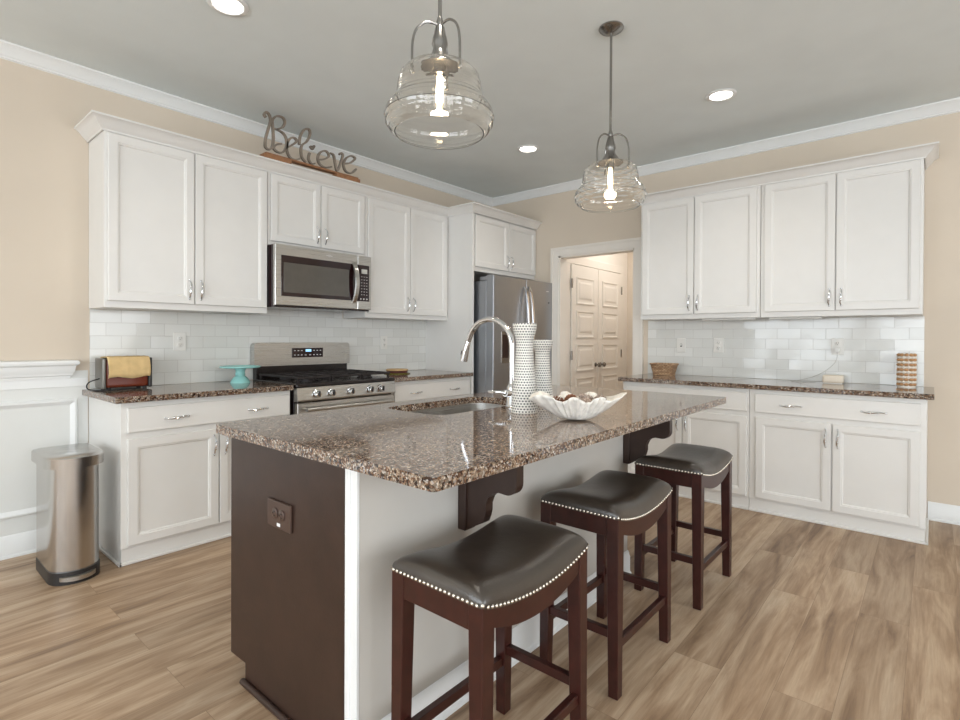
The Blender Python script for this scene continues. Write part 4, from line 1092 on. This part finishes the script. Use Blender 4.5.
# beaded candle holder
t = thing('candle_holder', 'tan and white beaded cylinder at the far right of the right-hand counter', 'candle holder', (-0.115, -3.782, 0.914))
bm = B(); add_lathe(bm, [(0, 0.0), (0.050, 0.0), (0.050, 0.008), (0.043, 0.010), (0.043, 0.228), (0.040, 0.228), (0.040, 0.012), (0, 0.012)], 28); mesh_obj('cylinder', bm, M['white_bead'], t, True)
for colr, nm, off in (('tan', 'tan_beads', 0), ('white_bead', 'white_beads', 1)):
    bm = B()
    for r_ in range(13):
        if (r_ % 2) != off: continue
        for q in range(10):
            a = 2*PI*(q+0.5*(r_ % 2))/10
            add_sphere(bm, (0.044*math.cos(a), 0.044*math.sin(a), 0.018+r_*0.0168), 0.0140 if off == 0 else 0.0125, 10, 6, 0.74)
    mesh_obj(nm, bm, M[colr], t, True)

# ------------------------------------------------------------------ vases
def vase(label, x, y, h, rt, rw_, rb):
    t = thing('vase', label, 'vase', (x, y, 0.914), 0, 'white dotted vases on the island')
    n = 30; prof = [(0, 0)]
    for i in range(n+1):
        u = i/n
        if u < 0.78: k = u/0.78; r = rb+(rw_-rb)*(0.5-0.5*math.cos(PI*k))
        else: k = (u-0.78)/0.22; r = rw_+(rt-rw_)*(0.5-0.5*math.cos(PI*min(1, k*1.15)))
        prof.append((r, h*u))
    prof += [(rt-0.006, h), (rw_-0.006, h*0.78), (rb-0.012, h*0.1), (0, h*0.08)]
    bm = B(); add_lathe(bm, prof, 48); mesh_obj('vase_body', bm, M['vase'], t, True)
    return t
vase('taller white vase with a dark dotted pattern, beside the faucet', -2.895, -2.555, 0.388, 0.053, 0.038, 0.057)
vase('shorter white vase with a dark dotted pattern, right behind the taller one', -2.628, -2.470, 0.315, 0.051, 0.035, 0.052)

# ------------------------------------------------------------------ shell bowl with pine cones
BA = math.atan2(-0.77, 0.64)
BX, BY = -2.940, -2.840
t = thing('shell_bowl', 'white fluted shell-shaped bowl on the island front', 'bowl', (BX, BY, 0.914), BA)
bm = B(); nth, nr = 96, 14; rows = []
def bowl_pt(th, r):
    c, s = math.cos(th), math.sin(th)
    tip = abs(c)**6
    lobes = 0.5+0.5*math.cos(th*7)
    a = 0.115+0.072*tip+0.012*lobes; bq = 0.108+0.014*lobes
    base = 0.055
    k = base+(1-base/0.12)*0.0
    R_ = (a*abs(c)+bq*abs(s)) if True else 0
    R_ = 1/math.sqrt((c/a)**2+(s/bq)**2)
    rb = 0.052
    rad = rb*min(1, r/0.3) if r < 0.3 else rb+(R_-rb)*((r-0.3)/0.7)
    hr = 0.072+0.022*lobes+0.006*tip
    z = 0.006 if r < 0.3 else 0.006+hr*((r-0.3)/0.7)**1.35
    flute = 0.0095*math.cos(th*26)*max(0, (r-0.22))*(1-0.5*tip)
    rad += flute
    return (rad*c, rad*s, z)
cen = bm.verts.new((0, 0, 0.006))
for i in range(1, nr+1):
    rows.append([bm.verts.new(bowl_pt(2*PI*q/nth, i/nr)) for q in range(nth)])
for q in range(nth): bm.faces.new((cen, rows[0][q], rows[0][(q+1) % nth]))
for a, b in zip(rows, rows[1:]):
    for q in range(nth): bm.faces.new((a[q], b[q], b[(q+1) % nth], a[(q+1) % nth]))
o = mesh_obj('bowl_shell', bm, M['shell'], t, True); sm = o.modifiers.new('thickness', 'SOLIDIFY'); sm.thickness = 0.004; sm.offset = -1.0
def pine_cone_mesh(mat):
    bm = B(); L_ = 0.075; add_lathe(bm, [(0, 0), (0.012, 0.006), (0.018, 0.025), (0.014, 0.055), (0, L_)], 10)
    n = 60
    for i in range(n):
        u = (i+0.5)/n; z = 0.004+L_*u*0.95; r = 0.030*math.sin(PI*min(1, 0.25+u*0.72))+0.004; a = i*2.39996
        c, s = math.cos(a), math.sin(a); w = 0.009
        base = Vector((0.008*c, 0.008*s, z)); tip = Vector((r*c, r*s, z+0.010)); sd = Vector((-s, c, 0))*w; up = Vector((0, 0, 0.004))
        v = [bm.verts.new(base), bm.verts.new(tip+sd*0.8), bm.verts.new(tip+up+Vector((c, s, 0))*0.003), bm.verts.new(tip-sd*0.8), bm.verts.new(tip-up*1.2)]
        bm.faces.new((v[0], v[1], v[2])); bm.faces.new((v[0], v[2], v[3])); bm.faces.new((v[0], v[3], v[4])); bm.faces.new((v[0], v[4], v[1])); bm.faces.new((v[1], v[4], v[3], v[2]))
    bmesh.ops.translate(bm, verts=bm.verts, vec=(0, 0, -L_/2))
    return mesh_obj('pine_cone', bm, mat, None, False)
rot = Matrix.Rotation(BA, 3, 'Z')
cones = [(-0.080, 0.000, 0.073, (1.4, 0.2, 0.6), 'pine', 'brown pine cone at the left end of the shell bowl'),
         (-0.014, 0.026, 0.076, (1.2, 0.5, 2.2), 'pine', 'brown pine cone second from the left in the shell bowl'),
         (0.028, -0.038, 0.071, (1.7, -0.3, 1.2), 'pine_w', 'frosted pine cone at the near middle of the shell bowl'),
         (0.050, 0.035, 0.076, (0.8, 0.4, 3.0), 'pine_w', 'frosted pine cone at the back of the shell bowl'),
         (0.098, 0.000, 0.077, (1.4, 0.8, 4.2), 'pine_w', 'frosted pine cone at the right end of the shell bowl')]
src = {}
for x, y, z, r, mk, lab in cones:
    if mk not in src: o = pine_cone_mesh(M[mk]); src[mk] = o
    else: o = src[mk].copy(); COL.objects.link(o)
    w = rot @ Vector((x, y, 0))
    o.location = (BX+w.x, BY+w.y, 0.914+z-0.008); o.rotation_euler = r; o.scale = (0.82, 0.82, 0.82)
    tag(o, lab, 'pine cone', 'pine cones in the shell bowl')

# ------------------------------------------------------------------ word sign above the cabinets
SGN_X, SGN_Y = -2.945, -0.345
t = thing('word_sign', 'metal script word sign standing on top of the wall cabinets', 'sign', (SGN_X, SGN_Y, 2.486))
bm = B(); add_box(bm, 0.0, 0.785, -0.026, 0.026, 0.030, 0.044, 0.002); mesh_obj('base', bm, M['sign_wood'], t)
box_part('foot', t, M['sign_wood'], -0.02, 0.19, -0.036, 0.036, 0.0, 0.030); box_part('foot', t, M['sign_wood'], 0.575, 0.795, -0.036, 0.036, 0.0, 0.030)
SIGN = [('B', [[(0.013, 0.291), (0.0, 0.307), (0.015, 0.33), (0.038, 0.315), (0.046, 0.277), (0.027, 0.207), (0.01, 0.138), (0.009, 0.085), (0.032, 0.073), (0.058, 0.095), (0.068, 0.154), (0.064, 0.234), (0.061, 0.29), (0.094, 0.326), (0.138, 0.33), (0.154, 0.303), (0.14, 0.264), (0.103, 0.236), (0.072, 0.23)], [(0.09, 0.234), (0.145, 0.217), (0.169, 0.175), (0.167, 0.125), (0.138, 0.08), (0.096, 0.074), (0.07, 0.094), (0.09, 0.122), (0.131, 0.139)]]), ('e', [[(0.172, 0.124), (0.219, 0.16), (0.248, 0.191), (0.233, 0.21), (0.201, 0.201), (0.174, 0.156), (0.172, 0.101), (0.194, 0.061), (0.233, 0.052), (0.273, 0.069)]]), ('l', [[(0.27, 0.174), (0.279, 0.24), (0.312, 0.296), (0.35, 0.308), (0.358, 0.272), (0.331, 0.213), (0.293, 0.176), (0.284, 0.131), (0.293, 0.083), (0.324, 0.057)]]), ('i', [[(0.355, 0.134), (0.347, 0.088), (0.37, 0.058), (0.401, 0.066)], [(0.379, 0.168), (0.362, 0.185), (0.377, 0.186), (0.394, 0.197), (0.379, 0.168)]]), ('e', [[(0.434, 0.104), (0.484, 0.122), (0.523, 0.156), (0.498, 0.186), (0.452, 0.168), (0.426, 0.122), (0.438, 0.077), (0.485, 0.058), (0.548, 0.078)]]), ('v', [[(0.534, 0.181), (0.565, 0.172), (0.579, 0.113), (0.598, 0.059), (0.629, 0.125), (0.65, 0.194), (0.634, 0.208), (0.618, 0.193)]]), ('e', [[(0.661, 0.129), (0.721, 0.153), (0.767, 0.199), (0.732, 0.211), (0.682, 0.18), (0.658, 0.124), (0.677, 0.076), (0.732, 0.072), (0.779, 0.117)]])]
for ch, strokes in SIGN:
    bm = B()
    for st in strokes:
        P = smooth_pts([(x, 0, z) for x, z in st], 5)
        secs = []
        for i, p in enumerate(P):
            d = (P[min(i+1, len(P)-1)]-P[max(i-1, 0)]); d.normalize(); nrm = Vector((-d.z, 0, d.x)); w = 0.0045+0.003*abs(d.z)
            secs.append([bm.verts.new(p+nrm*a*w+Vector((0, b, 0))) for a, b in ((-1, -0.010), (1, -0.010), (1, 0.010), (-1, 0.010))])
        for a, b in zip(secs, secs[1:]):
            for q in range(4): bm.faces.new((a[q], a[(q+1) % 4], b[(q+1) % 4], b[q]))
        bm.faces.new(secs[0][::-1]); bm.faces.new(secs[-1])
    mesh_obj('letter', bm, M['sign_metal'], t)
